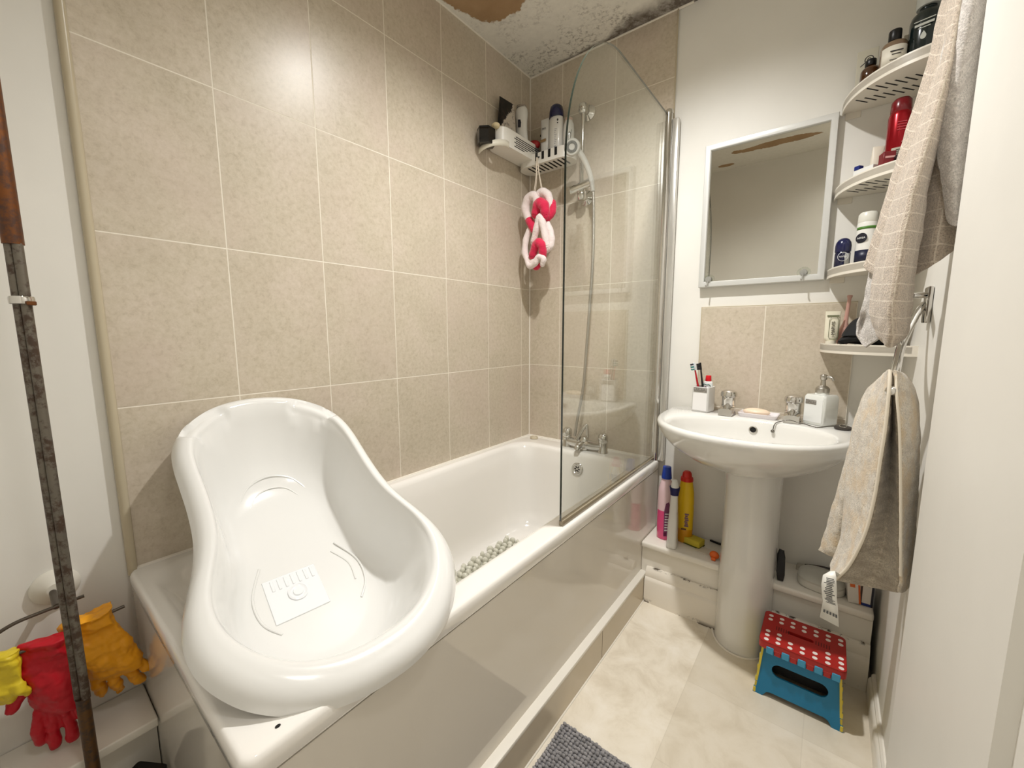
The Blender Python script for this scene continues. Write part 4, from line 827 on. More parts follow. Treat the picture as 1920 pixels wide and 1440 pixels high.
t = thing('toilet_cleaner_bottle', 'yellow bottle with red cap behind the white bottle on the ledge', 'bottle', (0.868, -.072, ZL)); M = TR(0.868, -.072, ZL)
b = B(); b.lathe([(.030, 0), (.033, .005), (.033, .060)], M, 32, sy=.8); b.use(mat('yellow_bottle', (226, 186, 24), .3)); b.lathe([(.033, .060), (.0335, .150), (.032, .162), (.0335, .172), (.031, .220), (.024, .262), (.021, .270)], M, 32, sy=.8, c0=False); b.obj('bottle_body', mat('amber_yellow_bottle', (214, 148, 12), .3), t)
b = B(); b.lathe([(.0245, .266), (.0255, .268), (.024, .281), (.0195, .284), (.0175, .300), (.012, .307), (.001, .309)], M, 28); b.obj('cap', mat('red_orange_cap', (196, 34, 18), .3), t)
q = M @ RZ(20); b = B(); [b.box(-.004 + .002 * (k % 2), .012 - .002 * (k % 3), -.0292, -.0270, .075 + .0085 * k, .081 + .0085 * k, M=q) for k in range(7)]; b.use(mat('brown_ink', (90, 50, 14), .4)).box(-.016, .004, -.0290, -.0268, .060, .066, M=q); b.obj('printed_lines', mat('violet_ink', (120, 84, 110), .4), t)
Ms = TR(0.912, -.082, ZL) @ RZ(-14); b = B(); b.box(-.034, .034, -.024, .024, .004, .030, .004, 3, M=Ms); b.use(mat('green_scourer', (96, 100, 36), .9)).box(-.034, .034, -.024, .024, 0, .0042, M=Ms)
tag(b.obj('kitchen_sponge', mat('yellow_sponge', (212, 192, 62), .85, bump=.7, bscale=220), None, (0.912, -.082, ZL)), 'yellow sponge with green scourer lying on the ledge left of the pedestal', 'sponge')
t = thing('orange_clip', 'small orange plastic piece on the ledge at the left edge of the pedestal', 'clip', (1.005, -.150, ZL)); b = B(); b.ball((1.004, -.150, ZL + .0165), .018, 1, .6, .9, 14); b.obj('clip_body', mat('orange_plastic', (226, 104, 34), .4), t); b = B(); b.box(.996, 1.012, -.168, -.158, ZL, ZL + .012, .002, 1); b.obj('tab', mat('orange_plastic'), t)
b = B(); b.box(.958, 1.026, -.020, -.012, ZL, ZL + .007, .001, 1, M=Matrix.Translation((.99, -.016, 0)) @ RZ(-12) @ Matrix.Translation((-.99, .016, 0))); tag(b.obj('black_stick', BLACK, None, (.99, -.016, ZL)), 'thin black stick at the back of the ledge behind the sponge', 'stick')
b = B(); b.box(.93, .99, -.135, -.085, ZL, ZL + .003, .001, 1, M=Matrix.Translation((.96, -.11, 0)) @ RZ(-8) @ Matrix.Translation((-.96, .11, 0))); tag(b.obj('paper_card', mat('off_white_card', (222, 212, 196), .6), None, (.96, -.11, ZL)), 'flat off-white card on the ledge in front of the yellow sponge', 'card')
# right of the pedestal
b = B(); Mk = TR(1.2225, -.155, ZL + .001) @ RY(-3) @ RX(-14); kk = [(-.009, 0), (.009, 0), (.0125, .02), (.012, .08), (.008, .105), (-.007, .108), (-.012, .09), (-.013, .03)]
b.prism(kk, -.008, .008, Mk @ RX(90), .003); tag(b.obj('black_brush', mat('black_rubber', (12, 11, 13), .4), None, (1.2225, -.155, ZL)), 'black brush handle standing on the ledge against the right side of the pedestal', 'brush')
t = thing('body_groomer_case', 'low pale grey oval case on the ledge right of the pedestal', 'case', (1.338, -.098, ZL)); M = TR(1.338, -.098, ZL) @ RZ(-6); el = lambda rx, ry, z: [M @ Vector(p + (z,)) for p in ellip(0, 0, rx, ry, 40, 2.8)]
b = B(); b.loft([el(.064, .060, 0), el(.068, .064, .004), el(.069, .065, .022), el(.067, .063, .025)], True, True); b.obj('case_base', mat('pale_grey_plastic', (202, 199, 188), .35), t); b = B(); b.loft([el(.068, .064, .0252), el(.068, .064, .031), el(.060, .056, .038), el(.03, .028, .039)], True, True); b.obj('lid', mat('pale_grey_lid', (190, 187, 176), .35), t)
t = thing('razor', 'long dark brown razor lying along the back of the ledge behind the grey case', 'razor', (1.33, -.018, ZL)); b = B(); b.tube([(1.288, -.024, ZL + .018), (1.33, -.016, ZL + .024), (1.41, -.012, ZL + .028)], .0065, 10, sub=4); b.obj('handle', mat('dark_brown_plastic', (46, 34, 30), .35), t); b = B(); b.box(1.262, 1.290, -.040, -.018, ZL, ZL + .020, .002, 1); b.obj('blade_head', SATIN, t)
t = thing('orange_carton', 'white carton with an orange side leaning on the ledge below the hand towel', 'box', (1.423, -.125, ZL)); M = TR(1.423, -.125, ZL) @ RZ(6) @ RY(-6); b = B(); b.box(-.016, .012, -.03, .03, .0016, .072, .0008, 1, M=M); b.use(mat('orange_print', (216, 104, 40), .4)).box(.0118, .0165, -.0302, .0302, .0016, .0722, M=M); b.box(-.009, .004, -.0305, -.0298, .056, .068, M=M); b.obj('box_body', mat('white_box_card', (218, 212, 202), .45), t)
t = thing('blue_carton', 'white carton with blue edges in the corner of the ledge below the hand towel', 'box', (1.456, -.118, ZL)); M = TR(1.4555, -.118, ZL); b = B(); b.box(-.012, .010, -.030, .030, .009, .066, M=M); b.use(mat('blue_print', (26, 44, 118), .4)).box(-.0125, .0105, -.0305, .030, 0.0003, .009, M=M); b.use(mat('dark_navy_print', (14, 14, 34), .4)).box(.0098, .0155, -.0304, .030, .0003, .066, M=M); b.obj('box_body', mat('white_box_card'), t)
t = thing('pink_carton', 'small dull pink carton behind the orange sided carton on the ledge', 'box', (1.42, -.05, ZL)); b = B(); b.box(1.398, 1.432, -.075, -.035, ZL, ZL + .040, .001, 1); b.obj('box_body', mat('dull_pink_card', (160, 112, 104), .5), t)

# ------------------------------------------------------------------ folding step stool
ST = thing('step_stool', 'blue folding step stool with red polka dot top in front of the ledge', 'stool', (1.30, -.315, 0)); SX0, SX1, SYF, SYB, SZ = 1.195, 1.407, -.431, -.264, .195
RED = mat('red_stool_plastic', (168, 34, 30), .38, bump=.15, bscale=300); BLU = mat('blue_stool_plastic', (22, 118, 160), .4, bump=.12, bscale=200); YEL = mat('yellow_stool_plastic', (212, 190, 62), .4)
def loops_prism(loops, th, M, m, name, parent):
    bm = bmesh.new(); es = []
    for L in loops:
        vs = [bm.verts.new(Vector((x, y, 0))) for x, y in L]
        es += [bm.edges.new((vs[i], vs[(i + 1) % len(vs)])) for i in range(len(vs))]
    bmesh.ops.triangle_fill(bm, use_beauty=True, use_dissolve=False, edges=es)
    fs = bm.faces[:]; r = bmesh.ops.extrude_face_region(bm, geom=fs)
    for v in [g for g in r['geom'] if isinstance(g, bmesh.types.BMVert)]: v.co.z += th
    bm.transform(M); q = B(); q.bm.free(); q.bm = bm
    for f in bm.faces: f.smooth = True
    return q.obj(name, m, parent, ang=30)
def slot(cx, cy, hw, hh, n=10):
    o = []
    for k in range(n + 1): a = -PI / 2 + PI * k / n; o.append((cx + hw - hh + hh * math.cos(a), cy + hh * math.sin(a)))
    for k in range(n + 1): a = PI / 2 + PI * k / n; o.append((cx - hw + hh + hh * math.cos(a), cy + hh * math.sin(a)))
    return o
XC = (SX0 + SX1) / 2
top = rrect(SX0, SX1, SYF, SYB, .014, 6, 4)
loops_prism([top, slot(XC - .005, (SYF + SYB) / 2 + .004, .034, .0075)], .012, TR(0, 0, SZ - .012), RED, 'top_panel', ST)
b = B(); tb_ = rrect(SX0 - .0008, SX1 + .0008, SYF - .0008, SYB + .0008, .0145, 6, 4); ti = rrect(SX0 + .004, SX1 - .004, SYF + .004, SYB - .004, .011, 6, 4)
b.loft([R3(tb_, SZ - .003), R3(tb_, SZ - .024), R3(ti, SZ - .024), R3(ti, SZ - .013)], False, False)
for k in range(4): xx = SX0 + .050 + .040 * k; b.box(xx - .009, xx + .009, SYF - .0015, SYF + .006, SZ - .037, SZ - .018, .002, 1)
b.use(mat('white_dot_plastic', (232, 222, 216), .35))
for yy in (SYB - .022, SYB - .044, SYF + .056, SYF + .034, SYF + .012):
    for k in range(7):
        xx = SX0 + .018 + .0303 * k
        if yy in (SYF + .056, ) and 2 <= k <= 4: continue
        b.lathe([(.0066, SZ - .0005), (.0064, SZ + .0006), (.001, SZ + .0006)], TR(xx, yy, 0), 20)
b.obj('top_trim', RED, ST, ang=35)
b = B()
for xx in (SX0 + .055, SX1 - .055):
    for k in range(6): b.box(xx - .018 + .0065 * k, xx - .016 + .0065 * k, XC * 0 + (SYF + SYB) / 2 - .006, (SYF + SYB) / 2 + .012, SZ - .0005, SZ + .0006)
b.obj('grip_slots', mat('dark_red_slot', (84, 12, 12), .5), ST)
def leg_panel(yt, yb, name):
    H = SZ - .019; ln = math.hypot(H, yb - yt); a = math.atan2(yb - yt, H)
    # local x across, y up, z out
    M = Matrix.Translation((XC, yb, 0)) @ Matrix.Rotation(PI / 2 - a * (1 if True else 1), 4, 'X')
    w0, w1 = .113, .099
    out = [(-w0, 0), (-w0 + .026, 0), (-w0 + .036, .016), (-w0 + .046, .020), (w0 - .046, .020), (w0 - .036, .016), (w0 - .026, 0), (w0, 0)]
    n = 9
    for k in range(1, n + 1):
        t0 = k / n; w = w0 + (w1 - w0) * t0; tooth = 0 if k % 2 else -.007
        wp = w0 + (w1 - w0) * (t0 - 1 / n)
        out += [(wp + tooth, ln * (t0 - 1 / n) + .001), (w + tooth, ln * t0 - .001)]
    for k in range(n, 0, -1):
        t0 = k / n; w = w0 + (w1 - w0) * t0; tooth = 0 if k % 2 else -.007; wp = w0 + (w1 - w0) * (t0 - 1 / n)
        out += [(-w - tooth, ln * t0 - .001), (-wp - tooth, ln * (t0 - 1 / n) + .001)]
    return loops_prism([out, slot(0.002, ln * .56, .070, .0205, 10)], -.006, M, BLU, name, ST), M, ln
fp, MF, LN = leg_panel(SYF + .0035, SYF + .012, 'front_leg_panel')
for k in range(5): b = B(); xx = SX0 + .030 + .040 * k; b.box(xx - .0095, xx + .0095, SYF - .0035, SYF + .004, SZ - .036, SZ - .014, .0015, 1); b.obj('hinge_tab', mat('light_blue_plastic', (64, 148, 186), .4), ST)
b = B(); b.box(XC - .048, XC + .038, SYF + .070, SYF + .100, SZ - .0165, SZ - .0135); b.box(-.084, .084, LN * .56 - .030, LN * .56 + .030, -.040, -.034, M=MF); b.box(-.088, .088, .008, .026, -.034, -.028, M=MF); b.obj('inner_shade_plates', mat('stool_dark_inside', (30, 28, 26), .6), ST)  # added dark plates stand in for the shade behind the stool's openings
bp, MBk, _ = leg_panel(SYB - .010, SYB - .012, 'rear_leg_panel')
for sx, nm in ((-1, 'side_leg_panel'), (1, 'side_leg_panel')):
    b = B(); x0 = XC + sx * .1125; x1 = XC + sx * .099; n = 9
    poly = []
    b.loft([[(x0 - sx * .001, SYF + .016, 0), (x0 - sx * .001, SYB - .014, 0), (x0 - sx * .007, SYB - .014, 0), (x0 - sx * .007, SYF + .016, 0)], [(x1 - sx * .001, SYF + .010, SZ - .027), (x1 - sx * .001, SYB - .012, SZ - .027), (x1 - sx * .007, SYB - .012, SZ - .027), (x1 - sx * .007, SYF + .010, SZ - .027)]], True, True)
    for k in range(5):                                # yellow knuckles that fill the notches of the blue panel
        t0 = (2 * k + 1 - .0) / n
        if k == 0: t0 = .5 / n * 2
        for t1 in ((2 * k) / n,):
            w = .113 + (.099 - .113) * (t1 + .5 / n)
            b.box(sx * w - .0035 - sx * .0035, sx * w + .0035 - sx * .0035, LN * t1 + .0015, LN * (t1 + 1 / n) - .0015, -.0075, .0012, .001, 1, M=MF)
    b.obj(nm, YEL, ST, ang=35)

# ------------------------------------------------------------------ grey bath rug
RG = thing('bath_rug', 'grey chenille bath rug on the floor along the bath plinth', 'rug', (1.0, -1.2, 0)); GRY = mat('grey_rug_backing', (118, 116, 118), .95)
b = B(); b.box(.768, 1.240, -1.56, -.888, .0005, .008, .004, 2); b.obj('backing', GRY, RG)
b = B(); rnd = random.Random(11); y = -.897
while y > -1.50:
    x = .776
    while x < 1.234:
        b.ball((x + rnd.uniform(-.002, .002), y + rnd.uniform(-.0015, .0015), .011), .0058, rnd.uniform(.9, 1.25), rnd.uniform(.75, 1.0), rnd.uniform(.9, 1.6), 6); x += .0112
    y -= .0102
o = b.obj('pile', mat('grey_chenille', (152, 149, 150), .95, sheen=.4, var=.22, vscale=40), RG, ang=180); o['kind'] = 'stuff'

# ------------------------------------------------------------------ rusty tension pole, suction towel ring and rubber gloves by the foot of the bath
def rust(name, a, bcol, lo, hi):
    t = NT(name); t.pos(); n = t.noise(60, 6, .7); n2 = t.noise(14, 4)
    f = t.math('ADD', n, t.math('MULTIPLY_ADD', n2, .5, -.25)); c = t.ramp(f, [(lo, a), (hi, bcol)])
    t.l(t.ramp(f, [(lo, .75), (hi, .0)]), t.b.inputs['Metallic']); return t.out(c, .42, t.bump(n, .4, .001))
PX, PY = .170, -1.7745; ra = Vector((.74, .67, 0)).normalized()
PO = thing('tension_pole', 'rusty chrome twin tube pole standing at the foot of the bath', 'pole', (PX, PY, 0)); c = Vector((PX, PY, 0))
b = B()
for s in (-1, 1): b.tube([c + ra * (.0066 * s) + Vector((0, 0, .415)), c + ra * (.0066 * s) + Vector((0, 0, 1.30))], .0070, 18)
b.obj('twin_tube', rust('pitted_chrome', (118, 112, 102), (64, 46, 32), .46, .60), PO)
b = B(); b.lathe([(.0135, 1.298), (.0135, CEIL - .012)], TR(PX, PY, 0), 22); b.obj('upper_tube', rust('brown_rust', (120, 74, 40), (70, 38, 18), .4, .6), PO)
b = B(); b.lathe([(.0105, .012), (.0105, .417)], TR(PX, PY, 0), 20); b.obj('lower_tube', rust('dark_rust', (104, 76, 46), (52, 34, 20), .42, .6), PO)
b = B(); b.lathe([(.024, 0), (.024, .008), (.012, .014)], TR(PX, PY, 0), 24); b.obj('foot', BLACK, PO); b = B(); b.lathe([(.012, CEIL - .014), (.024, CEIL - .008), (.024, CEIL - .001)], TR(PX, PY, 0), 24); b.obj('top_cap', BLACK, PO)
b = B(); b.lathe([(.0155, 1.196), (.0160, 1.198), (.0160, 1.206), (.0150, 1.209), (.0140, 1.207)], TR(PX, PY, 0), 24, False, False, sx=1.1); b.use(MATS['brown_rust']).box(PX + .006, PX + .021, PY + .004, PY + .016, 1.1935, 1.2005, .001, 1); b.obj('clip', CHROME, PO)
TR_ = thing('suction_towel_ring', 'metal towel ring on a white suction disc on the left wall', 'towel ring', (-.01, -1.79, .585)); b = B(); b.lathe([(.038, 0), (.039, .005), (.035, .011), (.022, .016), (.014, .024), (.001, .025)], TR(-.0098, -1.783, .590) @ RY(90), 36); b.obj('suction_disc', mat('white_disc', (222, 217, 204), .3), TR_)
b = B(); rg = [(.088, -1.748, .588), (.086, -1.775, .586), (.083, -1.808, .583), (.084, -1.844, .580), (.086, -1.872, .568), (.088, -1.888, .546), (.088, -1.882, .526), (.088, -1.857, .519), (.088, -1.80, .521), (.088, -1.74, .527), (.088, -1.69, .531)]
b.tube(rg, .0035, 10, sub=5); b.tube([(.010, -1.788, .587), (.05, -1.788, .586), (.086, -1.788, .585)], .006, 10); b.obj('ring', mat('dark_steel_wire', (92, 84, 76), .3, .9), TR_)
def glove(name, label, M, m, cuff, spread=1.0, curl=0.0, wid=.085, thick=.020, palm=.12, fl=.085, seed=0):
    """hangs along local -z from the origin; local x = width, y = thickness"""
    t = thing(name, label, 'glove', tuple(M.to_translation()), 'rubber gloves over the towel ring'); b = B(); rnd = random.Random(seed)
    el = lambda cx, rx, ry, z, cy=0: [M @ Vector((cx + rx * math.cos(2 * PI * k / 20), cy + ry * math.sin(2 * PI * k / 20) + .35 * ry * math.sin(4 * PI * k / 20 + z * 40), z)) for k in range(20)]
    L = [(0, wid * .52, thick * .55, 0)]
    for k in range(1, 7): z = -(cuff) * k / 6; L.append((.003 * math.sin(k * 1.7 + seed), wid * (.52 - .05 * math.sin(PI * k / 6)), thick * (.5 + .12 * math.sin(k * 2.1 + seed)), z))
    for k in range(1, 5): L.append((0, wid * (.5 + .02 * math.sin(PI * k / 4)), thick * (.55 - .03 * k), -cuff - palm * k / 4))
    b.loft([el(a, r, h, z, curl * z * z * 2) for a, r, h, z in L], True, True)
    zt = -cuff - palm + .012
    for i, (fx, ln, an) in enumerate(((-.38, .80, -.16), (-.13, 1.0, -.05), (.13, .95, .05), (.38, .78, .17))):
        p0 = Vector((wid * fx, curl * zt * zt * 2, zt)); d = Vector((math.sin(an * spread), curl * .9, -math.cos(an * spread))); l = fl * ln
        b.tube([M @ p0, M @ (p0 + d * l * .45 + Vector((0, rnd.uniform(-.004, .004), 0))), M @ (p0 + d * l * .9 + Vector((rnd.uniform(-.004, .004), curl * .015, 0))), M @ (p0 + d * l)], lambda u: .0108 - .0018 * u if u < .9 else .0055, 10, sub=3)
    p0 = Vector((-wid * .46, curl * .02, -cuff - palm * .25)); d = Vector((-.52, -.15, -.84)).normalized()
    b.tube([M @ (p0 + Vector((.012, 0, .012))), M @ (p0 + d * .03), M @ (p0 + d * .062 + Vector((.003, 0, 0)))], lambda u: .0128 - .0035 * u, 10, sub=4)
    o = b.obj('glove_body', m, t, ang=180)
    r = o.modifiers.new('Remesh', 'REMESH'); r.mode = 'VOXEL'; r.voxel_size = .0026; r.use_smooth_shade = True
    s = o.modifiers.new('Smooth', 'SMOOTH'); s.factor = .5; s.iterations = 4
    tx = bpy.data.textures.new(name + '_folds', 'CLOUDS'); tx.noise_scale = .03; dsp = o.modifiers.new('Displace', 'DISPLACE'); dsp.texture = tx; dsp.strength = .010 + .008 * (seed == 2); dsp.mid_level = .5
    return t
RUBR = mat('red_rubber', (186, 8, 30), .42, bump=.2, bscale=90); RUBO = mat('orange_rubber', (240, 164, 22), .4, bump=.2, bscale=90); RUBY = mat('yellow_rubber', (226, 200, 44), .42, bump=.2, bscale=90)
glove('rubber_glove', 'red rubber glove hanging fingers down from the towel ring', TR(.094, -1.812, .528) @ RZ(64) @ RX(4), RUBR, .055, .8, 0, .074, .030, .115, .100, 1)
glove('rubber_glove', 'orange rubber glove bunched over the towel ring nearest the bath panel', TR(.086, -1.752, .540) @ RZ(68) @ RX(3) @ RY(-11), RUBO, .06, 2.0, .3, .092, .044, .115, .075, 2)
glove('rubber_glove', 'yellow rubber glove behind the red glove at the left edge', TR(.078, -1.868, .528) @ RZ(60) @ RX(-5), RUBY, .02, .6, .2, .060, .030, .06, .035, 3)
# drapes of each pair over the bar
t = thing('waste_bin', 'black lidded bin on the floor in the gap beside the bath end panel', 'bin', (.195, -1.700, 0)); M = TR(.197, -1.703, 0) @ RZ(33); b = B(); b.loft([rsq(.060, .030, .006, 0, M), rsq(.068, .034, .006, .18, M)], True, True); b.obj('bin_body', BLACK, t); b = B(); b.loft([rsq(.072, .037, .006, .181, M), rsq(.072, .037, .006, .196, M), rsq(.066, .032, .006, .200, M)], True, True); b.obj('lid', BLACK, t)

# ------------------------------------------------------------------ towels and their rail
def sheet(name, rows, m, parent, ku=8, kv=8, th=.006, label=None, rough=.0012, fold=True):
    """rows of (u, v, y) measured points; both ways smoothed; uv in metres"""
    G = [[P(u, v, 1, y) for u, v, y in r] for r in rows]
    G = [catmull(r, ku) for r in G]; cols = list(zip(*G)); cols = [catmull(list(c), kv) for c in cols]; R = list(zip(*cols))
    nu, nv = len(R[0]), len(R); rnd = random.Random(len(name) + nu)
    vs = []
    for j, r in enumerate(R):
        for i, p in enumerate(r):
            q = Vector(p); q += Vector((0, 0, 0)) + Vector((noise.noise(q * 55), noise.noise(q * 55 + Vector((9, 0, 0))), 0)) * rough * 2; vs.append(q)
    us = [[0.0] * nu for _ in range(nv)]; vv = [[0.0] * nu for _ in range(nv)]
    for j in range(nv):
        for i in range(nu):
            if i: us[j][i] = us[j][i - 1] + (vs[j * nu + i] - vs[j * nu + i - 1]).length
            if j: vv[j][i] = vv[j - 1][i] + (vs[j * nu + i] - vs[(j - 1) * nu + i]).length
    org = ORG[parent.name]; me = bpy.data.meshes.new(name)
    me.from_pydata([v - org for v in vs], [], [(j * nu + i, j * nu + i + 1, (j + 1) * nu + i + 1, (j + 1) * nu + i) for j in range(nv - 1) for i in range(nu - 1)])
    uv = me.uv_layers.new(name='UVMap')
    for l in me.loops: j, i = divmod(l.vertex_index, nu); uv.data[l.index].uv = (us[j][i] - us[j][nu // 2] * 1.0, vv[j][i])
    me.polygons.foreach_set('use_smooth', [True] * len(me.polygons)); me.materials.append(m)
    o = bpy.data.objects.new(name, me); COL.objects.link(o); o.parent = parent; ORG[o.name] = org
    d = o.modifiers.new('Solidify', 'SOLIDIFY'); d.thickness = th; d.offset = 0
    s = o.modifiers.new('Subdivision', 'SUBSURF'); s.levels = 1; s.render_levels = 1
    if label: o['label'] = label
    return o
def terry(name, base, dark, check=0.0, blot=0.0, warm=None, quilt=0.0):
    t = NT(name); tc = t.n('ShaderNodeTexCoord'); s = t.n('ShaderNodeSeparateXYZ'); t.l(tc.outputs['UV'], s.inputs[0]); t.pos()
    n = t.noise(330, 3, .7); n2 = t.noise(18, 5, .65); n3 = t.noise(90, 4, .7)
    c = t.ramp(n, [(.3, tuple(int(x * .74) for x in base)), (.62, base)])
    if blot:
        st = t.n('ShaderNodeMapping'); st.inputs['Scale'].default_value = (22, 22, 60); t.l(t.g.outputs['Position'], st.inputs['Vector'])
        n4 = t.noise(1.0, 6, .7, st.outputs[0]); c = t.mix(t.math('MULTIPLY', t.ramp(n4, [(.42, 0.0), (.62, 1.0)]), blot), c, dark)
        if warm: c = t.mix(t.math('MULTIPLY', t.ramp(n2, [(.46, 0.0), (.62, 1.0)]), .6), c, warm)
    if quilt:
        fr = t.math('FRACT', t.math('DIVIDE', t.math('ADD', t.math('ADD', t.math('MULTIPLY', t.math('ABSOLUTE', s.outputs[0]), 1.3), s.outputs[1]), t.math('MULTIPLY', n2, .02)), .045))
        c = t.mix(t.math('MULTIPLY', t.math('LESS_THAN', fr, .22), quilt), c, dark)
    if check:
        def ln(x, period, wd, k):
            f = t.math('FRACT', t.math('DIVIDE', t.math('ADD', x, t.math('MULTIPLY', t.math('SUBTRACT', n3, .5), .004)), period)); return t.math('MULTIPLY', t.math('LESS_THAN', f, wd / period), k)
        g = t.math('MAXIMUM', ln(s.outputs[1], .034, .0026, .8), t.math('MAXIMUM', ln(s.outputs[0], .040, .0022, .8), ln(t.math('ADD', s.outputs[0], .006), .040, .0014, .5)))
        c = t.mix(t.math('MULTIPLY', g, t.ramp(n3, [(.3, .35), (.6, 1.0)])), c, (226, 215, 198))
    else: g = None
    t.b.inputs['Sheen Weight'].default_value = .35; t.b.inputs['Specular IOR Level'].default_value = .1
    nb = t.bump(n, .8, .003); nb = t.bump(n3, .5, .003, nb)
    return t.out(c, .95, nb)
RL = thing('towel_rail', 'chrome swivel towel rail on the right wall behind the towels', 'towel rail', (1.49, -.36, 1.21))
b = B(); b.box(1.478, 1.4895, -.385, -.335, 1.165, 1.255, .004, 2); b.obj('wall_plate', CHROME, RL, ang=35)
b = B(); b.tube([(1.478, -.36, 1.212), (1.462, -.385, 1.185), (1.444, -.425, 1.135), (1.432, -.48, 1.103), (1.415, -.62, 1.066), (1.4005, -.752, 1.031)], .0085, 16, sub=6); b.ball((1.4003, -.753, 1.031), .0105, n=16); b.obj('arm', CHROME, RL)
b = B(); b.tube([(1.478, -.36, 1.235), (1.462, -.40, 1.232), (1.440, -.47, 1.228)], .007, 14, sub=5); b.obj('short_arm', CHROME, RL)
HK = thing('coat_hook', 'chrome hook above the frame carrying the large towel on the right wall', 'hook', (1.49, -.63, 1.96)); b = B(); b.box(1.482, 1.4895, -.642, -.618, 1.925, 1.985, .003, 2); b.tube([(1.484, -.63, 1.94), (1.455, -.63, 1.930), (1.440, -.63, 1.945), (1.438, -.63, 1.968)], .005, 12, sub=5); b.obj('hook_body', CHROME, HK, ang=35)
# large towel
TC = terry('checked_beige_terry', (206, 190, 172), (150, 136, 120), check=1.0); TG = terry('smooth_grey_towel_back', (222, 215, 208), (182, 174, 168), quilt=.5)
BTW = thing('bath_towel', 'large pale beige checked towel hanging in folds in front of the corner shelves', 'towel', (1.44, -.62, 1.95))
sheet('left_fold', [[(1802, -60, -.60), (1806, -60, -.61), (1812, -60, -.60)], [(1768, 0, -.57), (1785, 0, -.60), (1800, 0, -.61)], [(1742, 110, -.56), (1765, 110, -.59), (1782, 110, -.62)], [(1708, 220, -.55), (1728, 225, -.58), (1755, 230, -.62)], [(1673, 330, -.55), (1690, 335, -.58), (1722, 340, -.62)], [(1646, 420, -.55), (1664, 425, -.58), (1700, 430, -.62)], [(1619, 500, -.55), (1640, 518, -.575), (1680, 530, -.61)]], TC, BTW)
sheet('lower_left_fold', [[(1646, 420, -.54), (1664, 425, -.56), (1690, 430, -.59)], [(1630, 520, -.54), (1640, 525, -.565), (1664, 530, -.60)], [(1618, 575, -.535), (1632, 578, -.55), (1650, 582, -.59)], [(1606, 613, -.53), (1620, 600, -.525), (1648, 612, -.58)], [(1612, 640, -.535), (1622, 630, -.535), (1650, 625, -.58)], [(1624, 652, -.545), (1634, 645, -.55), (1655, 632, -.58)]], TG, BTW)
sheet('front_fold', [[(1806, -60, -.62), (1812, -60, -.635), (1818, -60, -.62)], [(1786, 0, -.62), (1800, 0, -.645), (1815, 0, -.62)], [(1764, 110, -.625), (1780, 110, -.665), (1798, 110, -.63)], [(1728, 220, -.62), (1752, 222, -.675), (1772, 226, -.63)], [(1690, 330, -.61), (1718, 333, -.685), (1741, 338, -.63)], [(1660, 430, -.605), (1695, 433, -.69), (1728, 436, -.63)], [(1638, 515, -.60), (1680, 520, -.695), (1714, 524, -.625)], [(1632, 585, -.60), (1672, 590, -.69), (1709, 582, -.62)], [(1644, 622, -.61), (1672, 632, -.68), (1702, 624, -.625)], [(1656, 640, -.63), (1670, 651, -.66), (1690, 637, -.635)]], TC, BTW, kv=7)
sheet('right_fold', [[(1812, -60, -.60), (1820, -60, -.60), (1830, -60, -.60)], [(1806, 0, -.60), (1818, 0, -.61), (1832, 0, -.60)], [(1776, 110, -.595), (1806, 110, -.62), (1830, 110, -.60)], [(1756, 220, -.59), (1790, 220, -.625), (1822, 225, -.60)], [(1734, 330, -.585), (1775, 332, -.625), (1814, 336, -.60)], [(1722, 420, -.58), (1762, 420, -.62), (1800, 420, -.60)], [(1714, 490, -.58), (1752, 475, -.615), (1791, 455, -.60)], [(1716, 516, -.58), (1752, 495, -.61), (1788, 470, -.60)]], TC, BTW)
sheet('folded_corner', [[(1818, -60, -.63), (1832, -60, -.64), (1856, -60, -.62)], [(1796, 0, -.63), (1824, 0, -.655), (1851, 0, -.62)], [(1764, 110, -.635), (1802, 112, -.665), (1838, 114, -.625)], [(1752, 200, -.635), (1794, 202, -.665), (1829, 206, -.625)], [(1757, 270, -.635), (1790, 274, -.66), (1821, 280, -.625)], [(1766, 335, -.635), (1790, 340, -.655), (1815, 348, -.625)], [(1777, 400, -.635), (1790, 405, -.65), (1803, 404, -.63)], [(1783, 418, -.64), (1793, 424, -.65), (1800, 420, -.635)]], TG, BTW)
# hand towel over the rail arm
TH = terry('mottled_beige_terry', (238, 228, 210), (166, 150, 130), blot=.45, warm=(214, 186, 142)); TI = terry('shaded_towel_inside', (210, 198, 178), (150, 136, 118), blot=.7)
HT = thing('hand_towel', 'small mottled beige hand towel with a care label draped over the rail arm', 'towel', (1.40, -.68, 1.04))
sheet('left_flap', [[(1650, 712, -.56), (1660, 700, -.64), (1669, 692, -.742)], [(1625, 735, -.55), (1645, 728, -.64), (1667, 730, -.755)], [(1603, 790, -.55), (1630, 795, -.66), (1660, 800, -.762)], [(1592, 850, -.56), (1620, 860, -.67), (1650, 865, -.765)], [(1585, 915, -.58), (1610, 925, -.68), (1640, 930, -.768)], [(1582, 965, -.60), (1602, 985, -.69), (1622, 1000, -.768)], [(1576, 1015, -.62), (1584, 1040, -.69), (1592, 1060, -.762)], [(1557, 1062, -.64), (1560, 1078, -.69), (1566, 1088, -.755)]], TH, HT)
sheet('far_flap', [[(1625, 740, -.52), (1636, 740, -.53), (1645, 745, -.55)], [(1604, 785, -.515), (1614, 790, -.535), (1622, 795, -.55)], [(1590, 850, -.51), (1598, 855, -.54), (1606, 860, -.55)], [(1572, 915, -.505), (1584, 925, -.545), (1594, 930, -.55)], [(1554, 975, -.50), (1570, 982, -.545), (1584, 990, -.55)], [(1541, 1018, -.50), (1560, 1028, -.54), (1580, 1038, -.55)], [(1537, 1032, -.50), (1556, 1042, -.53), (1577, 1049, -.55)]], TH, HT)
